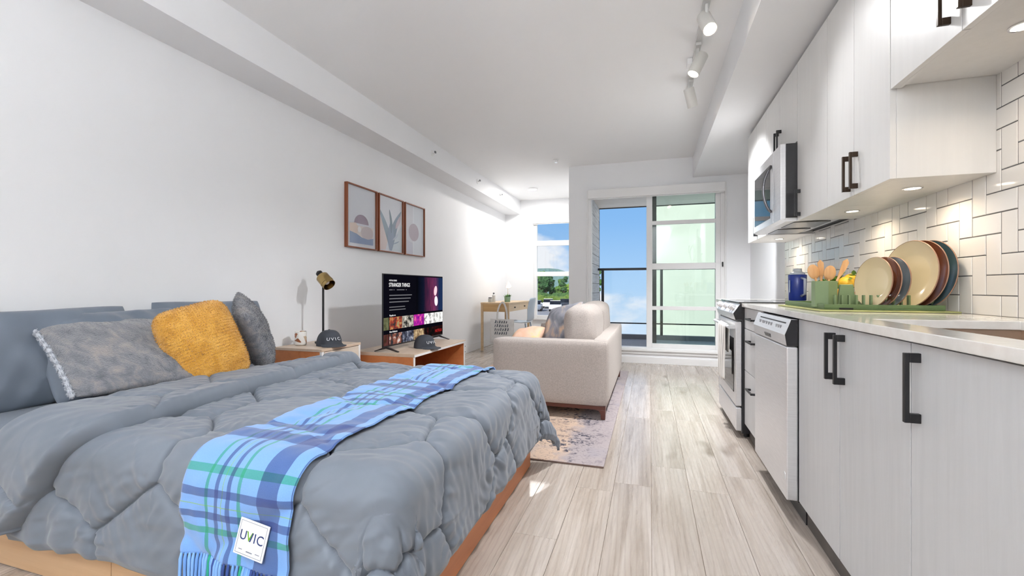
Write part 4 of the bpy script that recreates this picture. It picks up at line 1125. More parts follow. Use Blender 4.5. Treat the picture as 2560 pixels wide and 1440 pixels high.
# ================================================================ SOFA AND RUG
def rug():
    x0, x1, y0, y1 = -1.95, -.245, 2.50, 5.45
    m = mat('faded_vintage_rug', srgb(190, 165, 145), .95); t = NT(m)
    v = t.coord(); a = t.noise(t.coord(scale=(1.4, 1.0, 1)), 2.0, 3, .5)
    c = t.ramp(a, [(.28, srgb(150, 142, 146)), (.40, srgb(196, 170, 150)), (.62, srgb(206, 182, 162)), (.80, srgb(156, 152, 162))])
    sp_ = t.node('ShaderNodeSeparateXYZ'); t.link(v, sp_.inputs[0])
    wob = t.math('MULTIPLY_ADD', t.noise(v, 9, 4, .6), .34); t.n[-1].inputs[2].default_value = -.17
    edge = t.math('ADD', sp_.outputs['X'], wob)
    bd = t.ramp(edge, [(.56, (0, 0, 0)), (.64, (.7, .7, .7))]); c = t.mix(c, srgb(150, 148, 160), bd)
    near = t.ramp(t.math('ABSOLUTE', t.math('SUBTRACT', edge, .60)), [(.10, (1, 1, 1)), (.22, (.25, .25, .25))])
    blot = t.ramp(t.noise(v, 5.5, 5, .65), [(.44, (0, 0, 0)), (.56, (1, 1, 1))])
    ln = t.ramp(t.noise(v, 34, 4, .6, .6), [(.50, (0, 0, 0)), (.57, (1, 1, 1))])
    c = t.mix(c, srgb(66, 66, 80), t.mix(t.mix(blot, ln, 1.0, 'MULTIPLY'), near, 1.0, 'MULTIPLY'))
    spk = t.ramp(t.noise(v, 60, 3, .7), [(.55, (0, 0, 0)), (.66, (1, 1, 1))]); c = t.mix(c, srgb(104, 100, 110), t.mix(spk, (.5, .5, .5), 1.0, 'MULTIPLY'))
    t.base(c); t.bump(t.noise(v, 240, 2), .4, .004)
    r = thing('area_rug', ((x0 + x1) / 2, (y0 + y1) / 2, 0), 'faded peach and blue-grey vintage rug under the sofa', 'rug')
    box('pile', m, r, x0, x1, y0, y1, .001, .011, .003)
    [box('bound_edge', mat('rug_binding', srgb(112, 92, 84), .9), r, x0, x1, ya, ya + .003, .001, .009) for ya in (y0 - .003, y1)]
rug()

M_sofa = fabric('oatmeal_linen', srgb(166, 157, 151), srgb(186, 177, 171), 130, 320, .35, .9, .1)
def soft_box(name, m, parent, x0, x1, y0, y1, z0, z1, r=.03, dome=(0, 0, 0), seed=0, n=10, wr=.004):
    """rounded, slightly crowned upholstery block"""
    bm = bmesh.new(); bmesh.ops.create_cube(bm, size=1.0); bmesh.ops.subdivide_edges(bm, edges=bm.edges, cuts=n, use_grid_fill=True)
    c = Vector(((x0 + x1) / 2, (y0 + y1) / 2, (z0 + z1) / 2)); h = Vector((abs(x1 - x0) / 2, abs(y1 - y0) / 2, abs(z1 - z0) / 2))
    off = origin(parent)
    for v in bm.verts:
        p = Vector((v.co.x * 2 * h.x, v.co.y * 2 * h.y, v.co.z * 2 * h.z))
        q = Vector((max(-h.x + r, min(h.x - r, p.x)), max(-h.y + r, min(h.y - r, p.y)), max(-h.z + r, min(h.z - r, p.z))))
        d_ = p - q
        if d_.length > 1e-6:
            mx = max(abs(d_.x), abs(d_.y), abs(d_.z)); p = q + d_.normalized() * min(r, mx)
        ux, uy, uz = p.x / h.x, p.y / h.y, p.z / h.z
        p.x += dome[0] * ux * max(0, 1 - uy * uy) * max(0, 1 - uz * uz); p.y += dome[1] * uy * max(0, 1 - ux * ux) * max(0, 1 - uz * uz); p.z += dome[2] * uz * max(0, 1 - uy * uy) * max(0, 1 - ux * ux)
        w_ = noise.noise_vector((p.x * 6 + seed, p.y * 6, p.z * 6)) * wr
        v.co = c + p + w_ - off
    me = bpy.data.meshes.new(name); bm.to_mesh(me); bm.free(); me.materials.append(m)
    for p in me.polygons: p.use_smooth = True
    o = bpy.data.objects.new(name, me); COL.objects.link(o); o.parent = parent; ORG[o.name] = off
    return o
sf = thing('sofa', (-.75, 4.25, .012), 'oatmeal linen sofa with dark wooden base, its back to the kitchen', 'sofa')
FX0, FX1, FY0, FY1 = -1.205, -.298, 3.352, 5.13
soft_box('arm', M_sofa, sf, FX0, FX1 - .006, FY0, FY0 + .15, .115, .600, .022, seed=1, n=12, wr=.002)
soft_box('arm', M_sofa, sf, FX0, FX1 - .006, FY1 - .15, FY1, .115, .600, .022, seed=2, n=12, wr=.002)
soft_box('backrest', M_sofa, sf, FX1 - .125, FX1, FY0 + .012, FY1 - .002, .115, .605, .022, seed=3, n=14, wr=.002)
soft_box('seat_base', M_sofa, sf, FX0 + .01, FX1 - .126, FY0 + .151, FY1 - .151, .115, .30, .015, seed=4, wr=.001)
ym = (FY0 + FY1) / 2
for ya, yb in ((FY0 + .153, ym - .002), (ym + .002, FY1 - .153)):
    soft_box('seat_cushion', M_sofa, sf, FX0 + .005, FX1 - .128, ya, yb, .302, .46, .035, (0, 0, .02), seed=5 + ya)
for k, (ya, yb) in enumerate(((FY0 + .155, ym - .004), (ym + .004, FY1 - .155))):
    b_ = soft_box('back_cushion', M_sofa, sf, FX1 - .36, FX1 - .128, ya, yb, .462, .845, .075, (.03, .01, .02), seed=8 + k, n=14, wr=.012)
fr_ = MB()
fr_.box(FX0 + .02, FX1 - .02, FY0 + .02, FY0 + .05, .085, .1145).box(FX0 + .02, FX1 - .02, FY1 - .05, FY1 - .02, .085, .1145).box(FX0 + .02, FX0 + .05, FY0 + .05, FY1 - .05, .085, .1145).box(FX1 - .05, FX1 - .02, FY0 + .05, FY1 - .05, .085, .1145)
fr_.build('base_frame', M_redwood, sf, .002)
for lx, sx in ((FX0 + .02, 1), (FX1 - .02, -1)):
    for ly, sy in ((FY0 + .02, 1), (FY1 - .02, -1)):
        a = .075; pr = [(0, .085), (a, .085), (a * .62, .075), (a * .48, .05), (a * .44, .0125), (a * .04, .0125)]
        MB().prism([(lx + sx * u, z_) for u, z_ in pr], 'y', ly, ly + sy * .042).build('leg', M_redwood, sf, .002)
# cushions on the sofa
def floral(name, c1, c2, c3):
    m = mat(name, c1, .9); t = NT(m); f = t.noise(t.coord(scale=(5, 5, 5)), 1.3, 4, .5, .8); t.base(t.ramp(f, [(.38, c1), (.52, c2), (.66, c3)], 'LINEAR')); return m
pillow('throw_cushion', .44, .44, .15, pil_matrix((-.735, 3.80, .66), (-.60, -.62, .42), 12), floral('grey_peach_print', srgb(120, 122, 130), srgb(150, 150, 158), srgb(216, 186, 160)), 'grey throw cushion with peach print leaning in the near sofa corner', 'cushion', seed=11)
pillow('throw_cushion', .40, .40, .14, pil_matrix((-.86, 4.86, .64), (-.75, -.35, .45), 6), fabric('plain_grey_cushion', srgb(128, 130, 138), srgb(140, 142, 150), 6, 500), 'plain grey throw cushion at the far end of the sofa', 'cushion', seed=12)
pillow('throw_cushion', .30, .26, .14, pil_matrix((-1.02, 3.70, .565), (-.25, -.45, .85), 20), floral('peach_print', srgb(222, 178, 150), srgb(228, 190, 166), srgb(226, 196, 120)), 'small peach cushion lying on the sofa seat behind the arm', 'cushion', seed=13)

# ================================================================ DESK NOOK
dk = thing('writing_desk', (-2.33, 7.22, 0), 'light wooden writing desk with slim legs by the nook window', 'desk')
KX0, KX1, KY0, KY1, KZ = -2.575, -2.10, 6.60, 7.85, .770
M_dtop = wood('pale_oak_desk', srgb(190, 160, 124), srgb(202, 174, 138), srgb(212, 186, 152), 'y', 1, .4)
M_dgold = wood('golden_oak_apron', srgb(186, 148, 98), srgb(200, 163, 112), srgb(210, 176, 128), 'x', 1, .4)
box('desk_top', M_dtop, dk, KX0, KX1, KY0, KY1, KZ - .024, KZ, .002)
for lx in (KX0 + .003, KX1 - .038):
    for ly in (KY0 + .003, KY1 - .038):
        box('leg', M_dtop, dk, lx, lx + .035, ly, ly + .035, 0, KZ - .024, .002)
box('end_apron', M_dgold, dk, KX0 + .038, KX1 - .038, KY0 + .010, KY0 + .028, KZ - .145, KZ - .024, .001)
box('back_apron', M_dgold, dk, KX0 + .008, KX0 + .026, KY0 + .04, KY1 - .04, KZ - .145, KZ - .024, .001)
for ya, yb in ((KY0 + .04, 7.22), (7.224, KY1 - .04)):
    d_ = box('drawer_front', M_dtop, dk, KX1 - .030, KX1 - .012, ya, yb, KZ - .145, KZ - .026, .001)
    MB().cyl((KX1 - .012, (ya + yb) / 2, KZ - .085), (KX1 + .008, (ya + yb) / 2, KZ - .085), .011, n=14).build('knob', M_black, d_)
# jar, candle, plant, lamp
t = thing('lidded_jar', (-2.47, 6.76, KZ), 'small grey lidded jar on the near desk corner', 'jar')
MB().lathe([(0, KZ + .001), (.030, KZ + .001), (.034, KZ + .006), (.034, KZ + .058), (.028, KZ + .064), (0, KZ + .064)], (-2.47, 6.76, 0), 24).build('body', mat('frosted_grey', srgb(190, 196, 198), .4), t, smooth='auto')
MB().lathe([(0, KZ + .0645), (.030, KZ + .0645), (.031, KZ + .078), (.008, KZ + .082), (0, KZ + .082)], (-2.47, 6.76, 0), 24).build('lid', M_steel_d, t, smooth='auto')
t = thing('spray_bottle', (-2.46, 6.90, KZ), 'slim white pump bottle on the desk behind the jar', 'bottle')
MB().lathe([(0, KZ + .001), (.026, KZ + .001), (.028, KZ + .008), (.028, KZ + .110), (.012, KZ + .122), (.012, KZ + .130), (0, KZ + .130)], (-2.46, 6.90, 0), 20).build('body', mat('pale_bottle', srgb(214, 216, 216), .35), t, smooth='auto')
MB().lathe([(0, KZ + .1305), (.014, KZ + .1305), (.014, KZ + .150), (.006, KZ + .154), (0, KZ + .154)], (-2.46, 6.90, 0), 16).build('cap', M_steel_d, t, smooth='auto')
def plant(x, y):
    t = thing('potted_plant', (x, y, KZ), 'small green plant in a clear square glass pot on the desk', 'plant')
    MB().lathe([(0, KZ + .001), (.044, KZ + .001), (.048, KZ + .006), (.052, KZ + .090), (.049, KZ + .090), (.045, KZ + .008), (0, KZ + .006)], (x, y, 0), 24).build('glass_pot', mat('green_glass', (.25, .42, .30), .1, Alpha=1.0), t, smooth='auto')
    MB().cyl((x, y, KZ + .0065), (x, y, KZ + .070), .040, .046, 20).build('soil', mat('soil', (.03, .02, .015), .9), t)
    rs = random.Random(5); Ml = noisy('plant_leaf', (.05, .16, .04), (.12, .30, .08), ns=30, rough=.5)
    for k in range(26):
        a = rs.uniform(0, 2 * PI); L_ = rs.uniform(.04, .085); e = rs.uniform(.5, 1.3)
        b = Vector((x + .02 * math.cos(a), y + .02 * math.sin(a), KZ + .068)); d_ = Vector((math.cos(a) * math.cos(e), math.sin(a) * math.cos(e), math.sin(e)))
        s_ = d_.cross(Vector((0, 0, 1))).normalized(); n_ = s_.cross(d_); w_ = .014
        MB().add([b, b + d_ * L_ * .4 + s_ * w_, b + d_ * L_, b + d_ * L_ * .4 - s_ * w_, b + d_ * L_ * .4 + n_ * .004], [(0, 1, 4), (1, 2, 4), (2, 3, 4), (3, 0, 4)]).build('leaf', Ml, t, smooth=True)
plant(-2.24, 6.95)
def desk_lamp(x, y):
    t = thing('desk_lamp', (x, y, KZ), 'small white desk lamp with a bell shade at the window', 'lamp')
    MB().lathe([(0, KZ), (.06, KZ), (.06, KZ + .010), (.012, KZ + .016), (0, KZ + .016)], (x, y, 0), 24).build('base', M_white, t, smooth='auto')
    MB().tube([(x, y, KZ + .014), (x, y, KZ + .20), (x + .01, y - .03, KZ + .27), (x + .03, y - .08, KZ + .315)], .006, 8).build('stem', M_chrome, t, smooth=True)
    ax = Vector((.25, -.45, -.85)).normalized(); q = Vector((0, 0, 1)).rotation_difference(ax).to_matrix(); c = Vector((x + .03, y - .08, KZ + .315))
    MB().lathe([(0, -.02), (.018, -.02), (.024, .0), (.045, .05), (.052, .075), (.049, .075), (.020, .003), (0, -.005)], c, 24, q).build('shade', mat('pale_pink_white', srgb(228, 220, 218), .4), t, smooth='auto')
    MB().ball(tuple(c + ax * .05), .02, nu=12, nv=8).build('bulb', M_bulb_c, t, smooth=True)
desk_lamp(-2.36, 7.35)
# tote bag hung from the desk's near end
def tote():
    xc, y = -2.20, KY0 - .045
    t = thing('tote_bag', (xc, y, .2), 'white canvas tote with dark lettering hanging on the desk end', 'bag')
    mcan = fabric('white_canvas', srgb(214, 212, 210), srgb(224, 222, 220), 30, 500, .2)
    nu_, nv_ = 18, 18; vs_ = []
    W2, z1, z0 = .20, .515, .15
    for side in (-1, 1):
        for j in range(nv_ + 1):
            for i in range(nu_ + 1):
                u, v = i / nu_ * 2 - 1, j / nv_
                x = xc + W2 * u * (1 - .03 * v); z = z0 + (z1 - z0) * v
                bul = .036 * (1 - u * u) ** .6 * (1 - v) ** .45 * (min(1, (v + .02) * 6)) ** .5 + .006 * (1 - u * u)
                yy = y + side * (bul + .004) + .006 * noise.noise((x * 9, z * 9, 3))
                vs_.append((x, yy, z))
    n1 = (nu_ + 1) * (nv_ + 1); mb = MB(); mb.v = vs_
    for k in range(2):
        for j in range(nv_):
            for i in range(nu_):
                q = k * n1 + j * (nu_ + 1) + i; mb.f.append((q, q + 1, q + nu_ + 2, q + nu_ + 1))
    for j in range(nv_):
        for i in (0, nu_):
            a = j * (nu_ + 1) + i; mb.f.append((a, a + nu_ + 1, n1 + a + nu_ + 1, n1 + a))
    for i in range(nu_): mb.f.append((i, i + 1, n1 + i + 1, n1 + i))
    body = mb.build('bag_body', mcan, t, smooth=True)
    for side, zt, dy in ((-1, .775, .0), (1, .780, .012)):
        mb = MB(); pts = []
        for k in range(17):
            a = PI * k / 16; xx = xc - .085 * math.cos(a) * (1 - .35 * math.sin(a)); zz = z1 - .03 + (zt - z1 + .03) * math.sin(a) ** .55
            pts.append((xx, y + side * .010 + .02 * math.sin(a), zz))
        for k in range(16):
            p, q = Vector(pts[k]), Vector(pts[k + 1]); w_ = .011; d_ = (q - p).normalized(); s_ = Vector((d_.z, 0, -d_.x)) * w_
            mb.add([p - s_, p + s_, q + s_, q - s_, p - s_ + Vector((0, .003, 0)), p + s_ + Vector((0, .003, 0)), q + s_ + Vector((0, .003, 0)), q - s_ + Vector((0, .003, 0))], [(0, 1, 2, 3), (7, 6, 5, 4), (0, 3, 7, 4), (1, 5, 6, 2)])
        mb.build('strap', mcan, t)
    rs = random.Random(2); mi = mat('tote_print', srgb(72, 80, 92), .8)
    for r_ in range(4):
        xx = xc - .115
        while xx < xc + .10:
            w_ = rs.uniform(.016, .036); zt = .46 - r_ * .058; hh = rs.uniform(.026, .042)
            bul = .036 * (1 - ((xx - xc) / W2) ** 2) ** .6 * (1 - (zt - z0) / (z1 - z0)) ** .45 + .012
            pr = [(xx, zt), (xx + w_ * .4, zt + hh * .2), (xx + w_ * .5, zt + hh), (xx + w_, zt + hh * .8), (xx + w_ * .8, zt), (xx + w_ * .5, zt - .008)]
            MB().prism(pr, 'y', y - bul - .009, y - bul - .0085).build('print_mark', mi, body); xx += w_ + .008
tote()
# moulded chair
def chair():
    t = thing('moulded_chair', (-2.03, 6.98, 0), 'pale blue-grey moulded plastic chair at the desk', 'chair')
    m = mat('blue_grey_plastic', srgb(176, 190, 204), .35)
    # side profile in x (seat towards -x, back at +x), swept along y
    prof = [(-.23, .425), (-.215, .447), (-.15, .450), (0, .440), (.10, .437), (.165, .452), (.20, .50), (.215, .58), (.235, .70), (.255, .80), (.262, .845)]
    nu_ = 16; vs_ = []
    for px_, pz in prof:
        back = max(0, (pz - .46) / .385)
        for i in range(nu_ + 1):
            v = i / nu_ * 2 - 1; hw = .215 - .045 * back ** 2 - (.05 if pz > .83 else 0)
            curl = (.018 * v * v) if pz < .46 else -.055 * v * v * min(1, back * 2)
            vs_.append((px_ + (curl if pz >= .46 else 0), v * hw, pz + (curl if pz < .46 else 0)))
    fs = [(j * (nu_ + 1) + i, j * (nu_ + 1) + i + 1, (j + 1) * (nu_ + 1) + i + 1, (j + 1) * (nu_ + 1) + i) for j in range(len(prof) - 1) for i in range(nu_)]
    k = 5
    def sub(name, j0, j1):
        mb = MB(); mb.add([(v[0] - 2.03, v[1] + 6.98, v[2]) for v in vs_[j0 * (nu_ + 1):(j1 + 1) * (nu_ + 1)]], [(j * (nu_ + 1) + i, j * (nu_ + 1) + i + 1, (j + 1) * (nu_ + 1) + i + 1, (j + 1) * (nu_ + 1) + i) for j in range(j1 - j0) for i in range(nu_)])
        o = mb.build(name, m, t, smooth=True); s_ = o.modifiers.new('t', 'SOLIDIFY'); s_.thickness = .008; q = o.modifiers.new('s', 'SUBSURF'); q.levels = 1; q.render_levels = 1
    sub('seat', 0, k); sub('backrest', k, len(prof) - 1)
    for sx, tx in ((-.17, -.215), (.13, .20)):
        for sy, ty in ((-.15, -.19), (.15, .19)):
            MB().cyl((-2.03 + tx, 6.98 + ty, 0), (-2.03 + sx, 6.98 + sy, .437), .011, .014, 12).build('leg', m, t, smooth='auto')
    for sy in (-1, 1):
        MB().cyl((-2.03 - .19, 6.98 + sy * .169, .22), (-2.03 + .165, 6.98 + sy * .169, .22), .008, n=10).build('stretcher', m, t, smooth='auto')
chair()
# baseboard heater on the left wall
h_ = thing('baseboard_heater', (XL + .05, 5.6, .02), 'white electric baseboard heater low on the left wall', 'heater')
MB().prism([(XL + .015, .03), (XL + .075, .03), (XL + .075, .12), (XL + .045, .19), (XL + .015, .19)], 'y', 5.0, 6.15).build('casing', M_white, h_, .003)
for zz in (.045, .128):
    box('grille_slot', M_blkplastic, h_, XL + .074, XL + .0765, 5.04, 6.11, zz, zz + .012)
for yy in (5.1, 6.05): box('foot', M_white, h_, XL + .02, XL + .07, yy - .01, yy + .01, 0, .03)
# ================================================================ ON THE WORKTOP
RZ = .901
M_sage = mat('sage_green_plastic', srgb(118, 138, 98), .45); M_sage_d = mat('deep_sage_plastic', srgb(92, 114, 72), .45); M_mat = fabric('olive_drying_mat', srgb(158, 160, 104), srgb(168, 170, 114), 20, 500)
RX0, RX1, RY0_, RY1_ = .715, 1.135, 2.22, 2.80
dm = MB().box(RX0 - .03, RX1 + .03, RY0_ - .04, RY1_ + .02, RZ, RZ + .006).build('drying_mat', M_mat, None, .002, at=((RX0 + RX1) / 2, 2.5, RZ), label='olive green drying mat under the dish rack', cat='mat')
rk = thing('dish_rack', ((RX0 + RX1) / 2, (RY0_ + RY1_) / 2, RZ + .0065), 'sage green plastic dish rack holding plates on the worktop', 'dish rack')
b0 = RZ + .0068
tr = MB().box(RX0, RX1, RY0_, RY1_, b0, b0 + .006); tr.box(RX0, RX1, RY0_, RY0_ + .008, b0 + .006, b0 + .022).box(RX0, RX1, RY1_ - .008, RY1_, b0 + .006, b0 + .022).box(RX0, RX0 + .008, RY0_ + .008, RY1_ - .008, b0 + .006, b0 + .022).box(RX1 - .008, RX1, RY0_ + .008, RY1_ - .008, b0 + .006, b0 + .022)
tr.build('tray', M_sage_d, rk, .002)
for row_y in (RY0_ + .05, RY0_ + .21):
    for k in range(14):
        xx = RX0 + .055 + k * .0265
        MB().box(xx - .0035, xx + .0035, row_y - .009, row_y + .009, b0 + .006, b0 + .062).build('tine', M_sage, rk, .0015)
MB().prism([(.800, b0 + .0065), (.875, b0 + .0065), (.862, b0 + .108), (.812, b0 + .108)], 'y', 2.33, 2.345).build('divider', M_sage, rk, .003)
MB().prism([(-.009, 0), (.009, 0), (.009, .004), (-.009, .004)], 'z', 0, 0)
box('foot_grip', M_black, rk, .77, .82, RY0_ - .002, RY0_ + .004, b0 - .0005, b0 + .008)
# utensil holder: hexagon cup with wooden tools
uh = thing('utensil_holder', (.752, 2.36, b0 + .0065), 'sage green square utensil cup standing in the dish rack', 'utensil cup')
hx, hy, hr, zt_ = .752, 2.335, .050, b0 + .1235
mb = MB(); n_ = 6; pr = []
for r_, z_ in ((hr, b0 + .007), (hr, zt_), (hr - .004, zt_), (hr - .004, b0 + .012)):
    pr.append([(hx + r_ * math.cos(PI / 6 + PI / 3 * k), hy + r_ * math.sin(PI / 6 + PI / 3 * k), z_) for k in range(n_)])
vs_ = [p for ring in pr for p in ring]
fs = [(j * n_ + k, j * n_ + (k + 1) % n_, (j + 1) * n_ + (k + 1) % n_, (j + 1) * n_ + k) for j in range(3) for k in range(n_)] + [tuple(range(n_ - 1, -1, -1)), tuple(range(3 * n_, 4 * n_))]
mb.add(vs_, fs).build('cup', M_sage, uh, .0015)
M_spoon = wood('utensil_beech', srgb(186, 138, 88), srgb(202, 154, 102), srgb(214, 170, 120), 'z', 2, .5)
def utensil(name, label, dx, dy, lean, L_, head):
    b = Vector((hx + dx * .3, hy + dy * .3, b0 + .014)); d_ = Vector((lean[0], lean[1], 1)).normalized()
    t = thing(name, b, label, 'utensil', 'wooden utensils in the cup')
    e = b + d_ * L_
    MB().tube([b, b + d_ * L_ * .55, e], [.0055, .005, .0048], 8).build('handle', M_spoon, t, smooth=True)
    q = Vector((0, 0, 1)).rotation_difference(d_).to_matrix().to_4x4(); q.translation = e
    mb = MB()
    if head == 'spoon':
        mb.ball((0, 0, .028), .024, .007, .034, 16, 10); mb.xform(q)
    elif head == 'spatula':
        mb.prism([(-.014, -.004), (.014, -.004), (.019, .05), (.016, .058), (-.016, .058), (-.019, .05)], 'y', -.003, .003).xform(q)
    else:
        mb.prism([(-.006, -.01), (.006, -.01), (.013, .03), (.013, .06), (0, .075), (-.011, .06)], 'y', -.003, .003).xform(q)
    mb.build('head', M_spoon, t, smooth=(head == 'spoon'))
utensil('wooden_spoon', 'round wooden spoon leaning left out of the utensil cup', -.02, 0, (-.22, .05), .128, 'spoon')
utensil('wooden_spoon', 'wooden spoon with its bowl low over the cup rim', .01, -.02, (.08, -.10), .118, 'spoon')
utensil('wooden_spatula', 'slim wooden spatula behind the two spoons', -.01, .02, (-.02, .12), .135, 'paddle')
utensil('wooden_spatula', 'long wooden spatula leaning right towards the plates', .02, .0, (.40, .02), .150, 'paddle')
wk = thing('wire_whisk', (hx, hy, b0 + .02), 'thin wire whisk standing between the spatulas', 'whisk')
MB().tube([(hx + .005, hy + .01, b0 + .014), (hx + .022, hy + .015, b0 + .125)], .005, 8).build('handle', M_chrome, wk, smooth=True)
for k in range(5):
    a = PI * k / 5; c_, s_ = math.cos(a), math.sin(a); pts = []
    for j in range(13):
        f = PI * j / 12; rr = .022 * math.sin(f) ** .8 * (1 if j < 7 else 1); sg = -1 if False else 1
        pts.append((hx + .022 + .018 * (j / 12) * 0 + c_ * .020 * math.cos(f * 1.0) * math.sin(f) ** .3, hy + .015 + s_ * .020 * math.cos(f) * math.sin(f) ** .3, b0 + .125 + .062 * math.sin(f) ** .6))
    MB().tube(pts, .0009, 5).build('wire', M_chrome, wk, smooth=True)

# plates standing in the rack
def plate(c, R_, face, m, rim_m, label):
    t = thing('dinner_plate' if R_ > .12 else 'side_plate', (c[0], c[1], b0 + .007), label, 'plate', 'plates in the dish rack')
    z = Vector(face).normalized(); q = Vector((0, 0, 1)).rotation_difference(z).to_matrix()
    pr = [(0, -.004), (R_ * .55, -.004), (R_ * .62, -.002), (R_ * .96, .012), (R_, .016), (R_ * .985, .019), (R_ * .95, .0165), (R_ * .62, .0025), (R_ * .55, .0005), (0, .0005)]
    MB().lathe(pr, c, 56, q).build('disc', m, t, smooth='auto')
    MB().lathe([(R_ * .988, .0185), (R_ * .9995, .0155), (R_ * 1.0035, .0175), (R_ * .993, .0198)], c, 56, q).build('rim_band', rim_m, t, smooth='auto')
M_pc = mat('cream_glaze', srgb(216, 198, 160), .14); M_pb = mat('chestnut_glaze', srgb(112, 64, 44), .12); M_pt = mat('teal_glaze', srgb(64, 88, 96), .12); M_pg = mat('pale_blue_grey_glaze', srgb(128, 142, 150), .12)
M_rim = mat('unglazed_rim', srgb(142, 108, 88), .45)
fc = (-.965, -.24, .10)
zc = lambda R_: b0 + .0095 + R_ * .985
plate((.930, 2.285, zc(.108)), .108, fc, M_pc, M_rim, 'small cream plate, leftmost of the small standing plates')
plate((.964, 2.292, zc(.108)), .108, fc, M_pb, M_rim, 'small chestnut plate between the cream and the teal small plates')
plate((.998, 2.300, zc(.108)), .108, fc, M_pg, M_rim, 'small blue-grey plate, rightmost of the small standing plates')
plate((1.062, 2.295, zc(.142)), .142, fc, M_pc, M_rim, 'large cream plate, leftmost of the large standing plates')
plate((1.096, 2.302, zc(.142)), .142, fc, M_pb, M_rim, 'large chestnut plate in the middle of the large plates')
plate((1.130, 2.310, zc(.142)), .142, fc, M_pt, M_rim, 'large teal plate, nearest to the tiled wall')

# blue filter jug at the back of the range
jg = thing('water_jug', (1.035, 3.74, .9072), 'blue water filter jug with a clear handle at the back of the range', 'jug')
jx, jy, jz = 1.035, 3.74, .9075
M_blue = mat('cobalt_plastic', srgb(40, 62, 150), .25)
MB().lathe([(0, jz), (.052, jz), (.056, jz + .006), (.060, jz + .185), (.057, jz + .190), (0, jz + .190)], (jx, jy, 0), 28).build('body', M_blue, jg, smooth='auto')
MB().lathe([(0, jz + .1905), (.050, jz + .1905), (.046, jz + .205), (.030, jz + .212), (.026, jz + .235), (0, jz + .238)], (jx, jy, 0), 24).build('lid', mat('clear_white_lid', srgb(214, 220, 226), .2), jg, smooth='auto')
MB().tube([(jx + .01, jy - .055, jz + .165), (jx + .02, jy - .098, jz + .155), (jx + .02, jy - .10, jz + .05), (jx + .01, jy - .055, jz + .035)], .009, 10).build('handle', mat('clear_white_handle', srgb(200, 208, 220), .2), jg, smooth=True)
box('level_window', mat('white_strip', srgb(210, 222, 240), .3), jg, jx - .0595, jx - .0555, jy - .035, jy - .018, jz + .06, jz + .15, .002)
# fruit bowl with lemons and herbs
fb = thing('fruit_bowl', (1.02, 2.98, RZ), 'low white bowl behind the dish rack holding fruit and herbs', 'bowl')
fx, fy = 1.035, 2.98
MB().lathe([(0, RZ), (.045, RZ), (.05, RZ + .008), (.095, RZ + .055), (.092, RZ + .057), (.045, RZ + .012), (0, RZ + .010)], (fx, fy, 0), 32).build('bowl_body', mat('white_glaze', srgb(232, 228, 220), .15), fb, smooth='auto')
M_lemon = noisy('lemon_peel', srgb(236, 178, 40), srgb(244, 196, 60), ns=40, rough=.45, bump=.2, bscale=300)
M_orange = noisy('orange_peel', srgb(238, 150, 30), srgb(244, 168, 48), ns=40, rough=.45, bump=.2, bscale=300)
def fruit(name, x, y, z, r, m, label, ex=1.15):
    t = thing(name, (x, y, z - r), label, 'fruit', 'fruit in the bowl')
    mb = MB().ball((x, y, z), r * ex, r, r, 20, 14); mb.build('peel', m, t, smooth=True)
    MB().ball((x - r * ex * 1.0, y, z), .006, .005, .005, 10, 6).build('stem_end', mat('stem_green', srgb(120, 130, 50), .6), t, smooth=True)
fruit('lemon', fx + .018, fy - .045, RZ + .128, .036, M_lemon, 'big yellow lemon on top of the herbs in the bowl')
fruit('lemon', fx + .055, fy + .0, RZ + .150, .030, M_lemon, 'smaller lemon highest in the fruit bowl')
fruit('orange', fx - .002, fy - .04, RZ + .062, .038, M_orange, 'orange low in the fruit bowl under the lemon', 1.0)
fruit('orange', fx + .045, fy + .03, RZ + .066, .038, M_orange, 'orange at the back of the fruit bowl', 1.0)
hbn = thing('herb_bunch', (fx - .03, fy + .01, RZ + .05), 'bunch of leafy green herbs in the fruit bowl', 'herbs')
rs = random.Random(9); M_herb = noisy('herb_leaf', (.06, .17, .02), (.20, .36, .05), ns=40, rough=.5)
for k in range(70):
    a = rs.uniform(0, 2 * PI); L_ = rs.uniform(.028, .05); b = Vector((fx - .03 + rs.gauss(0, .030), fy + rs.gauss(0, .032), RZ + .09 + rs.uniform(0, .085))); e = rs.uniform(-.2, 1.2)
    d_ = Vector((math.cos(a) * math.cos(e), math.sin(a) * math.cos(e), math.sin(e))); s_ = d_.cross(Vector((.1, .2, 1))).normalized(); n_ = s_.cross(d_); w_ = L_ * .32
    MB().add([b, b + d_ * L_ * .35 + s_ * w_, b + d_ * L_ * .75 + s_ * w_ * .7, b + d_ * L_, b + d_ * L_ * .75 - s_ * w_ * .7, b + d_ * L_ * .35 - s_ * w_, b + d_ * L_ * .5 + n_ * .006],
             [(0, 1, 6), (1, 2, 6), (2, 3, 6), (3, 4, 6), (4, 5, 6), (5, 0, 6)]).build('herb_leaf', M_herb, hbn, smooth=True)
for k in range(6):
    MB().tube([(fx - .03 + .01 * math.cos(k), fy + .01 * math.sin(k), RZ + .030), (fx - .03 + .04 * math.cos(k), fy + .04 * math.sin(k), RZ + .15)], .002, 5).build('stalk', M_herb, hbn)

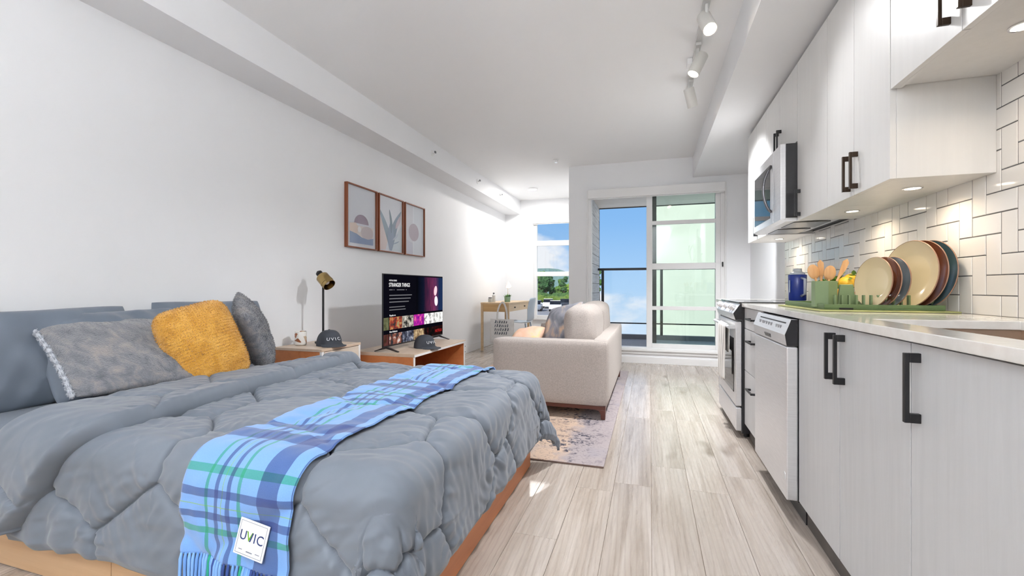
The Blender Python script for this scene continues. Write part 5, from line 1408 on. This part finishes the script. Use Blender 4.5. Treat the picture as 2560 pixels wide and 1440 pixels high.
# ================================================================ LIGHT FITTINGS
M_track = mat('grey_white_track', srgb(206, 206, 204), .4)
tk = thing('track_light', (.315, 3.35, ZC), 'ceiling track with three white cylinder spotlights', 'track light')
box('rail', M_track, tk, .297, .333, 2.15, 4.15, ZC - .020, ZC - .0005, .002)
box('power_feed', M_white, tk, .262, .297, 3.50, 3.58, ZC - .045, ZC - .0005, .003)
def spot(y, aim, energy):
    z0_ = ZC - .020; st = MB().cyl((.315, y, z0_), (.315, y, z0_ - .10), .010, n=12).build('stem', M_track, tk, smooth='auto')
    MB().box(.297, .333, y - .05, y + .05, z0_ - .022, z0_).build('adapter', M_track, tk, .003)
    ax = Vector(aim).normalized(); q = Vector((0, 0, 1)).rotation_difference(ax).to_matrix(); c = Vector((.315, y, z0_ - .13))
    hd = MB().lathe([(0, -.075), (.036, -.075), (.040, -.070), (.040, .075), (.036, .075), (.034, .062), (0, .062)], c, 32, q).build('spot_head', mat('warm_white_can', srgb(222, 220, 214), .4), tk, smooth='auto')
    MB().lathe([(0, .0622), (.033, .0622), (.033, .066), (0, .067)], c, 28, q).build('lens', M_bulb, hd)
    p = c + ax * .085
    d = bpy.data.lights.new('spot_lamp', 'SPOT'); d.energy = energy; d.color = (.97, .982, 1.0); d.spot_size = math.radians(104); d.spot_blend = .9; d.shadow_soft_size = .06
    o = bpy.data.objects.new('spot_lamp', d); COL.objects.link(o); o.parent = tk; o.location = p - origin(tk)
    o.rotation_euler = Vector((0, 0, -1)).rotation_difference(ax).to_euler()
spot(2.80, (.16, -.50, -.75), 26)
spot(3.30, (-.34, -.10, -.72), 175)
spot(3.86, (.22, .30, -.80), 200)
def downlight(x, y, label, energy, r=.085, color=(1, .97, .93)):
    t = thing('ceiling_light', (x, y, ZC), label, 'ceiling light', 'flush ceiling lights')
    MB().lathe([(r * .80, ZC - .0005), (r, ZC - .0005), (r, ZC - .012), (r * .93, ZC - .020), (r * .80, ZC - .022)], (x, y, 0), 40).build('trim_ring', M_white, t, smooth='auto')
    MB().lathe([(0, ZC - .0225), (r * .79, ZC - .0205), (r * .79, ZC - .016), (0, ZC - .016)], (x, y, 0), 40).build('diffuser', M_bulb_c, t, smooth='auto')
    area_light('ceiling_lamp', (x, y, ZC - .03), (0, 0, 0), r * 1.8, energy, color, t)
downlight(-1.90, 7.30, 'round flush ceiling light in the window nook', 22)
# unseen globe lamps added beside and behind the camera to brighten the room
def globe(x, y, z, label, energy):
    t = thing('fill_globe', (x, y, z), label, 'fill lamp', 'added fill globes')
    MB().lathe([(0, ZC - .0005), (.05, ZC - .0005), (.05, ZC - .02), (.006, ZC - .03), (0, ZC - .03)], (x, y, 0), 24).build('canopy', M_white, t, smooth='auto')
    MB().cyl((x, y, z + .13), (x, y, ZC - .02), .004, n=8).build('cable', M_white, t)
    MB().ball((x, y, z), .13, nu=28, nv=16).build('globe', emit('fill_globe_glow', (1, .98, .95), 3.0), t, smooth=True)
    d = bpy.data.lights.new('fill_globe_lamp', 'POINT'); d.energy = energy; d.color = (.95, .975, 1.0); d.shadow_soft_size = .138
    o = bpy.data.objects.new('fill_globe_lamp', d); COL.objects.link(o); o.parent = t; o.location = (0, 0, 0)
    return t
globe(-.80, .02, 2.02, 'added white fill globe just left of the camera, out of view', 55)
globe(-.30, -.95, 2.02, 'added white fill globe behind the camera, out of view', 75)
# unseen uplighter added behind the camera to lift the ceiling
ul = thing('fill_uplighter', (-.45, -1.38, 0), 'added white uplighter behind the camera, out of view, brightening the ceiling', 'floor lamp')
MB().lathe([(0, 0), (.13, 0), (.13, .015), (.012, .025), (0, .025)], (-.45, -1.38, 0), 28).build('base', M_white, ul, smooth='auto')
MB().cyl((-.45, -1.38, .02), (-.45, -1.38, 1.62), .012, n=12).build('pole', M_white, ul, smooth='auto')
MB().lathe([(.02, 1.60), (.03, 1.60), (.15, 1.72), (.145, 1.725), (.025, 1.615), (.02, 1.612)], (-.45, -1.38, 0), 32).build('bowl_shade', M_white, ul, smooth='auto')
area_light('fill_uplighter_lamp', (-.45, -1.38, 1.735), (PI, 0, 0), .24, 66, (.96, .98, 1), ul)
# sprinklers
def sprinkler(x, y, label):
    t = thing('sprinkler_head', (x, y, ZC), label, 'sprinkler', 'ceiling sprinklers')
    MB().lathe([(0, ZC - .0005), (.035, ZC - .0005), (.033, ZC - .006), (.012, ZC - .008), (.010, ZC - .03), (0, ZC - .03)], (x, y, 0), 20).build('escutcheon', M_white, t, smooth='auto')
    MB().cyl((x, y, ZC - .034), (x, y, ZC - .030), .018, n=14).build('deflector', M_chrome, t)
sprinkler(-1.185, 5.77, 'small pendant sprinkler on the ceiling near the door wall')
for y_, lb_ in ((4.62, 'nearest sidewall sprinkler on the left soffit'), (6.03, 'middle sidewall sprinkler on the left soffit'), (7.05, 'farthest sidewall sprinkler on the left soffit')):
    t = thing('soffit_sprinkler', (-2.40, y_, 2.555), lb_, 'sprinkler', 'sidewall sprinklers')
    q = Vector((0, 0, 1)).rotation_difference(Vector((1, 0, 0))).to_matrix()
    MB().lathe([(0, .0005), (.036, .0005), (.034, .006), (.010, .008), (.008, .035), (0, .035)], (-2.40, y_, 2.555), 20, q).build('escutcheon', M_white, t, smooth='auto')
    box('deflector', M_steel_d, t, -2.366, -2.355, y_ - .014, y_ + .014, 2.553, 2.575)

# ================================================================ BALCONY AND OUTDOORS
BYE = 8.07
struct('balcony_floor', noisy('grey_deck_membrane', srgb(150, 150, 158), srgb(166, 166, 174), ns=30, rough=.7), (-.90, 2.2, YD + .12, 7.98, -.15, .125))
struct('balcony_curb', mat('grey_curb', srgb(120, 120, 126), .6), (-.90, 2.2, 7.90, 7.98, .125, .20))
M_soff = wood('cream_soffit_board', srgb(214, 196, 178), srgb(222, 206, 190), srgb(228, 214, 200), 'x', 1, .5)
bc = struct('balcony_ceiling', M_soff, (-1.0, 2.2, YD + .12, BYE, 2.44, 2.70))
for k in range(12):
    box('soffit_plank', M_soff, bc, -.895, 2.2, YD + .121 + k * .152, YD + .121 + k * .152 + .148, 2.425, 2.44, .002)
box('fascia', M_blkplastic, bc, -1.0, 2.2, BYE, BYE + .02, 2.41, 2.70, .002)
# cedar-look siding boards on the nook side wall, facing the balcony
M_side = wood('weathered_siding', srgb(176, 172, 172), srgb(200, 197, 197), srgb(222, 219, 219), 'y', 1.2, .6, rnd=True)
z_ = .13
while z_ < 2.42:
    box('siding_board', M_side, siding_wall, -.90, -.872 + random.uniform(0, .003), YD + .121, BYE, z_, min(z_ + .152, 2.424), .004); z_ += .158
box('corner_trim', mat('dark_corner_trim', srgb(70, 58, 54), .5), siding_wall, -.905, -.866, BYE, BYE + .03, .0, 2.424, .002)
rl = thing('balcony_railing', (.4, 7.9, .2), 'black metal balcony railing with clear glass panels', 'railing')
box('handrail', M_black, rl, -.868, 2.2, 7.87, 7.92, 1.305, 1.345, .004)
box('bottom_rail', M_black, rl, -.868, 2.2, 7.88, 7.91, .385, .405, .002)
for px_ in (-.79, .185, 1.16, 2.13):
    box('post', M_black, rl, px_ - .022, px_ + .022, 7.878, 7.912, .20, 1.305, .002)
for xa, xb in ((-.765, .16), (.21, 1.135), (1.185, 2.105)):
    box('glass_panel', M_glass_r, rl, xa, xb, 7.893, 7.899, .405, 1.305)
# sunlit pale block added as stand-in for white sky behind the pane
nb = thing('white_sky_block', (8, 22, -3), 'plain pale sunlit block standing in for white sky beyond the fixed door pane', 'backdrop')
M_rend = noisy('pale_sky_stand_in', srgb(198, 193, 180), srgb(204, 199, 186), ns=1.2, rough=.9)
box('wall', M_rend, nb, .02, 16, 20, 28, -3, 13)
box('sky_block_cap', M_rend, nb, -.05, 16.1, 19.92, 28.1, 13, 13.5)
# ground: parking, road and wooded slope beyond the nook window
GZ = -2.2
def ground(name, m, pts, z): return MB().prism(pts, 'z', z - .3, z).build(name, m, None, kind='structure')
ground('lawn_ground', noisy('grass', (.04, .075, .015), (.075, .115, .03), ns=4, rough=.95), [(-70, 30), (-4.2, 38), (-9.5, 85), (-14.5, 130), (-90, 130)], GZ - .05)
ground('parking_ground', noisy('asphalt', srgb(120, 120, 124), srgb(146, 146, 150), ns=20, rough=.9), [(-40, 40), (-4.6, 42), (-8.0, 74), (-45, 74)], GZ)
ground('road_ground', noisy('pale_road', srgb(196, 198, 204), srgb(208, 210, 214), ns=20, rough=.9), [(-60, 76), (-8.6, 76), (-10.4, 92), (-62, 92)], GZ + .03)
hl = MB(); npt = 24; vs_ = []
for i in range(npt + 1):
    x = -120 + i * 4.0; hh = 4.5 + 5.0 * noise.noise((x * .05, 1.3, 0)) + 4.0
    vs_ += [(x, 180, -6), (x, 180, max(1.5, hh * (.35 + .65 * min(1, (-9 - x) / 25 if x < -9 else 0.05)))), (x, 230, -6)]
hl.add(vs_, [(3 * i, 3 * i + 3, 3 * i + 4, 3 * i + 1) for i in range(npt)] + [(3 * i + 1, 3 * i + 4, 3 * i + 5, 3 * i + 2) for i in range(npt)])
hl.build('hills', noisy('hazy_hill', srgb(88, 116, 118), srgb(110, 138, 132), scale=(.2, .2, .2), ns=6, rough=.95), None, smooth=True, kind='structure')
def tree(x, y, h, r, col, label, seed):
    t = thing('leafy_tree', (x, y, GZ - .05), label, 'tree', 'trees across the road')
    rs = random.Random(seed)
    MB().cyl((x, y, GZ - .1), (x, y, GZ + h * .55), .22, .10, 8).build('trunk', mat('bark', (.06, .04, .03), .9), t)
    m = noisy('foliage_%d' % col, *[((.02, .07, .02), (.05, .14, .04)), ((.05, .13, .02), (.13, .25, .05)), ((.10, .20, .02), (.25, .36, .06))][col], scale=(1, 1, 1), ns=2.2, rough=.9)
    mb = MB()
    for k in range(11):
        a = rs.uniform(0, 2 * PI); f = rs.uniform(0, 1); zz = GZ + h * (.32 + .58 * f); rr = r * (1 - .55 * f) * rs.uniform(.2, .8); s_ = r * rs.uniform(.38, .6) * (1 - .35 * f)
        c_ = Vector((x + rr * math.cos(a), y + rr * math.sin(a), zz)); st = len(mb.v); mb.ball((0, 0, 0), s_, s_, s_ * .85, 14, 9)
        for i in range(st, len(mb.v)):
            v = Vector(mb.v[i]); n_ = v.normalized(); mb.v[i] = tuple(c_ + v + n_ * s_ * .45 * noise.noise(v * (3.2 / s_) + Vector((seed, k, 0))))
    mb.build('crown', m, t)
TR = [(-44, 108, 9.0, 3.4, 0, 'dark tall tree farthest left beyond the nook window'), (-38, 112, 9.5, 3.6, 0, 'dark green tree second from the left beyond the road'), (-33.2, 108, 8.2, 3.0, 1, 'mid green tree left of the road gap'),
      (-30.0, 104, 7.2, 2.0, 0, 'dark green tree at the left edge of the window view'), (-26.3, 110, 7.6, 2.6, 1, 'mid green tree tallest in the window view'), (-23.6, 103, 7.0, 2.3, 0, 'dark green tree in the middle of the window view'),
      (-21.0, 110, 5.6, 2.1, 1, 'lower mid green tree right of the window middle'), (-17.6, 104, 5.0, 1.7, 2, 'low yellow-green tree at the right of the window view'),
      (-24.9, 104, 6.6, 1.2, 0, 'dark narrow tree left of the window middle'), (-22.2, 104.5, 5.6, 1.0, 1, 'small mid green tree in front of the window middle'), (-19.7, 105.5, 6.2, 1.4, 0, 'dark narrow tree right of the window middle'),
      (-10.6, 98, 8.2, 1.0, 1, 'slim green tree seen beside the railing post')]
for k, (x, y, h, r, c_, lb_) in enumerate(TR): tree(x, y, h, r, c_, lb_, k + 1)
def hedge(x0, x1, y, h, col, label, seed):
    mb = MB(); rs = random.Random(seed); x = x0
    while x < x1:
        s_ = h * rs.uniform(.5, .7); st = len(mb.v); mb.ball((0, 0, 0), s_ * 1.3, s_, s_, 10, 7); c_ = Vector((x, y + rs.uniform(-.3, .3), GZ + s_ * .7))
        for i in range(st, len(mb.v)):
            v = Vector(mb.v[i]); mb.v[i] = tuple(c_ + v * (1 + .3 * noise.noise(v * 2.2 + Vector((x, 0, 0)))))
        x += s_ * 1.1
    m = noisy('hedge_%d' % col, *[((.03, .08, .02), (.08, .16, .04)), ((.07, .13, .02), (.15, .22, .04))][col], ns=2, rough=.95)
    mb.build('hedge', m, None, at=((x0 + x1) / 2, y, GZ - .05), label=label, cat='hedge')
hedge(-34, -14.5, 95.5, 1.5, 1, 'bright green hedge along the far side of the road', 1)
hedge(-36, -15.5, 99.5, 2.1, 0, 'dark green hedge behind the white wall', 2)
MB().box(-40, -13.5, 97.2, 97.5, GZ - .05, GZ + 1.25).build('boundary_wall', mat('white_render', srgb(226, 222, 216), .8), None, at=(-26, 97.3, GZ - .05), label='low white boundary wall between the two hedges', cat='wall')
def car(x, y, color, label, rz=0):
    t = thing('parked_car', (x, y, GZ), label, 'car', 'cars in the parking area', rz=rz)
    m = mat('car_paint_%02x%02x%02x' % color, srgb(*color), .25)
    MB().prism([(-2.1, .32), (2.1, .32), (2.12, .62), (1.95, .82), (1.1, .93), (-1.95, .95), (-2.12, .7)], 'y', -.85, .85).build('body', m, t, .06, local=True)
    MB().prism([(-1.75, .94), (1.0, .92), (.45, 1.42), (-1.25, 1.45)], 'y', -.74, .74).build('cabin', M_blkglass, t, .05, local=True)
    MB().prism([(-1.28, 1.44), (.46, 1.41), (.42, 1.47), (-1.22, 1.50)], 'y', -.70, .70).build('roof', m, t, .02, local=True)
    for wx in (-1.3, 1.3):
        for wy in (-.86, .68):
            MB().cyl((wx, wy, .32), (wx, wy + .18, .32), .32, n=16).build('wheel', M_blkplastic, t, local=True)
QT = PI / 2 + .18
car(-18.3, 70, (196, 70, 60), 'red car in the back row of the lot outside the nook window', QT)
car(-15.6, 70, (228, 230, 232), 'white car beside the red one in the back row', QT)
car(-12.9, 70, (58, 62, 70), 'dark grey car in the back row of the lot', QT)
car(-10.2, 70, (206, 208, 212), 'silver car at the right end of the back row', QT)
car(-15.4, 61, (120, 130, 146), 'blue-grey car in the front row of the lot', QT)
car(-12.6, 61, (236, 236, 236), 'white car in the front row of the lot', QT)
car(-9.9, 61, (40, 44, 52), 'black car at the right end of the front row', QT)
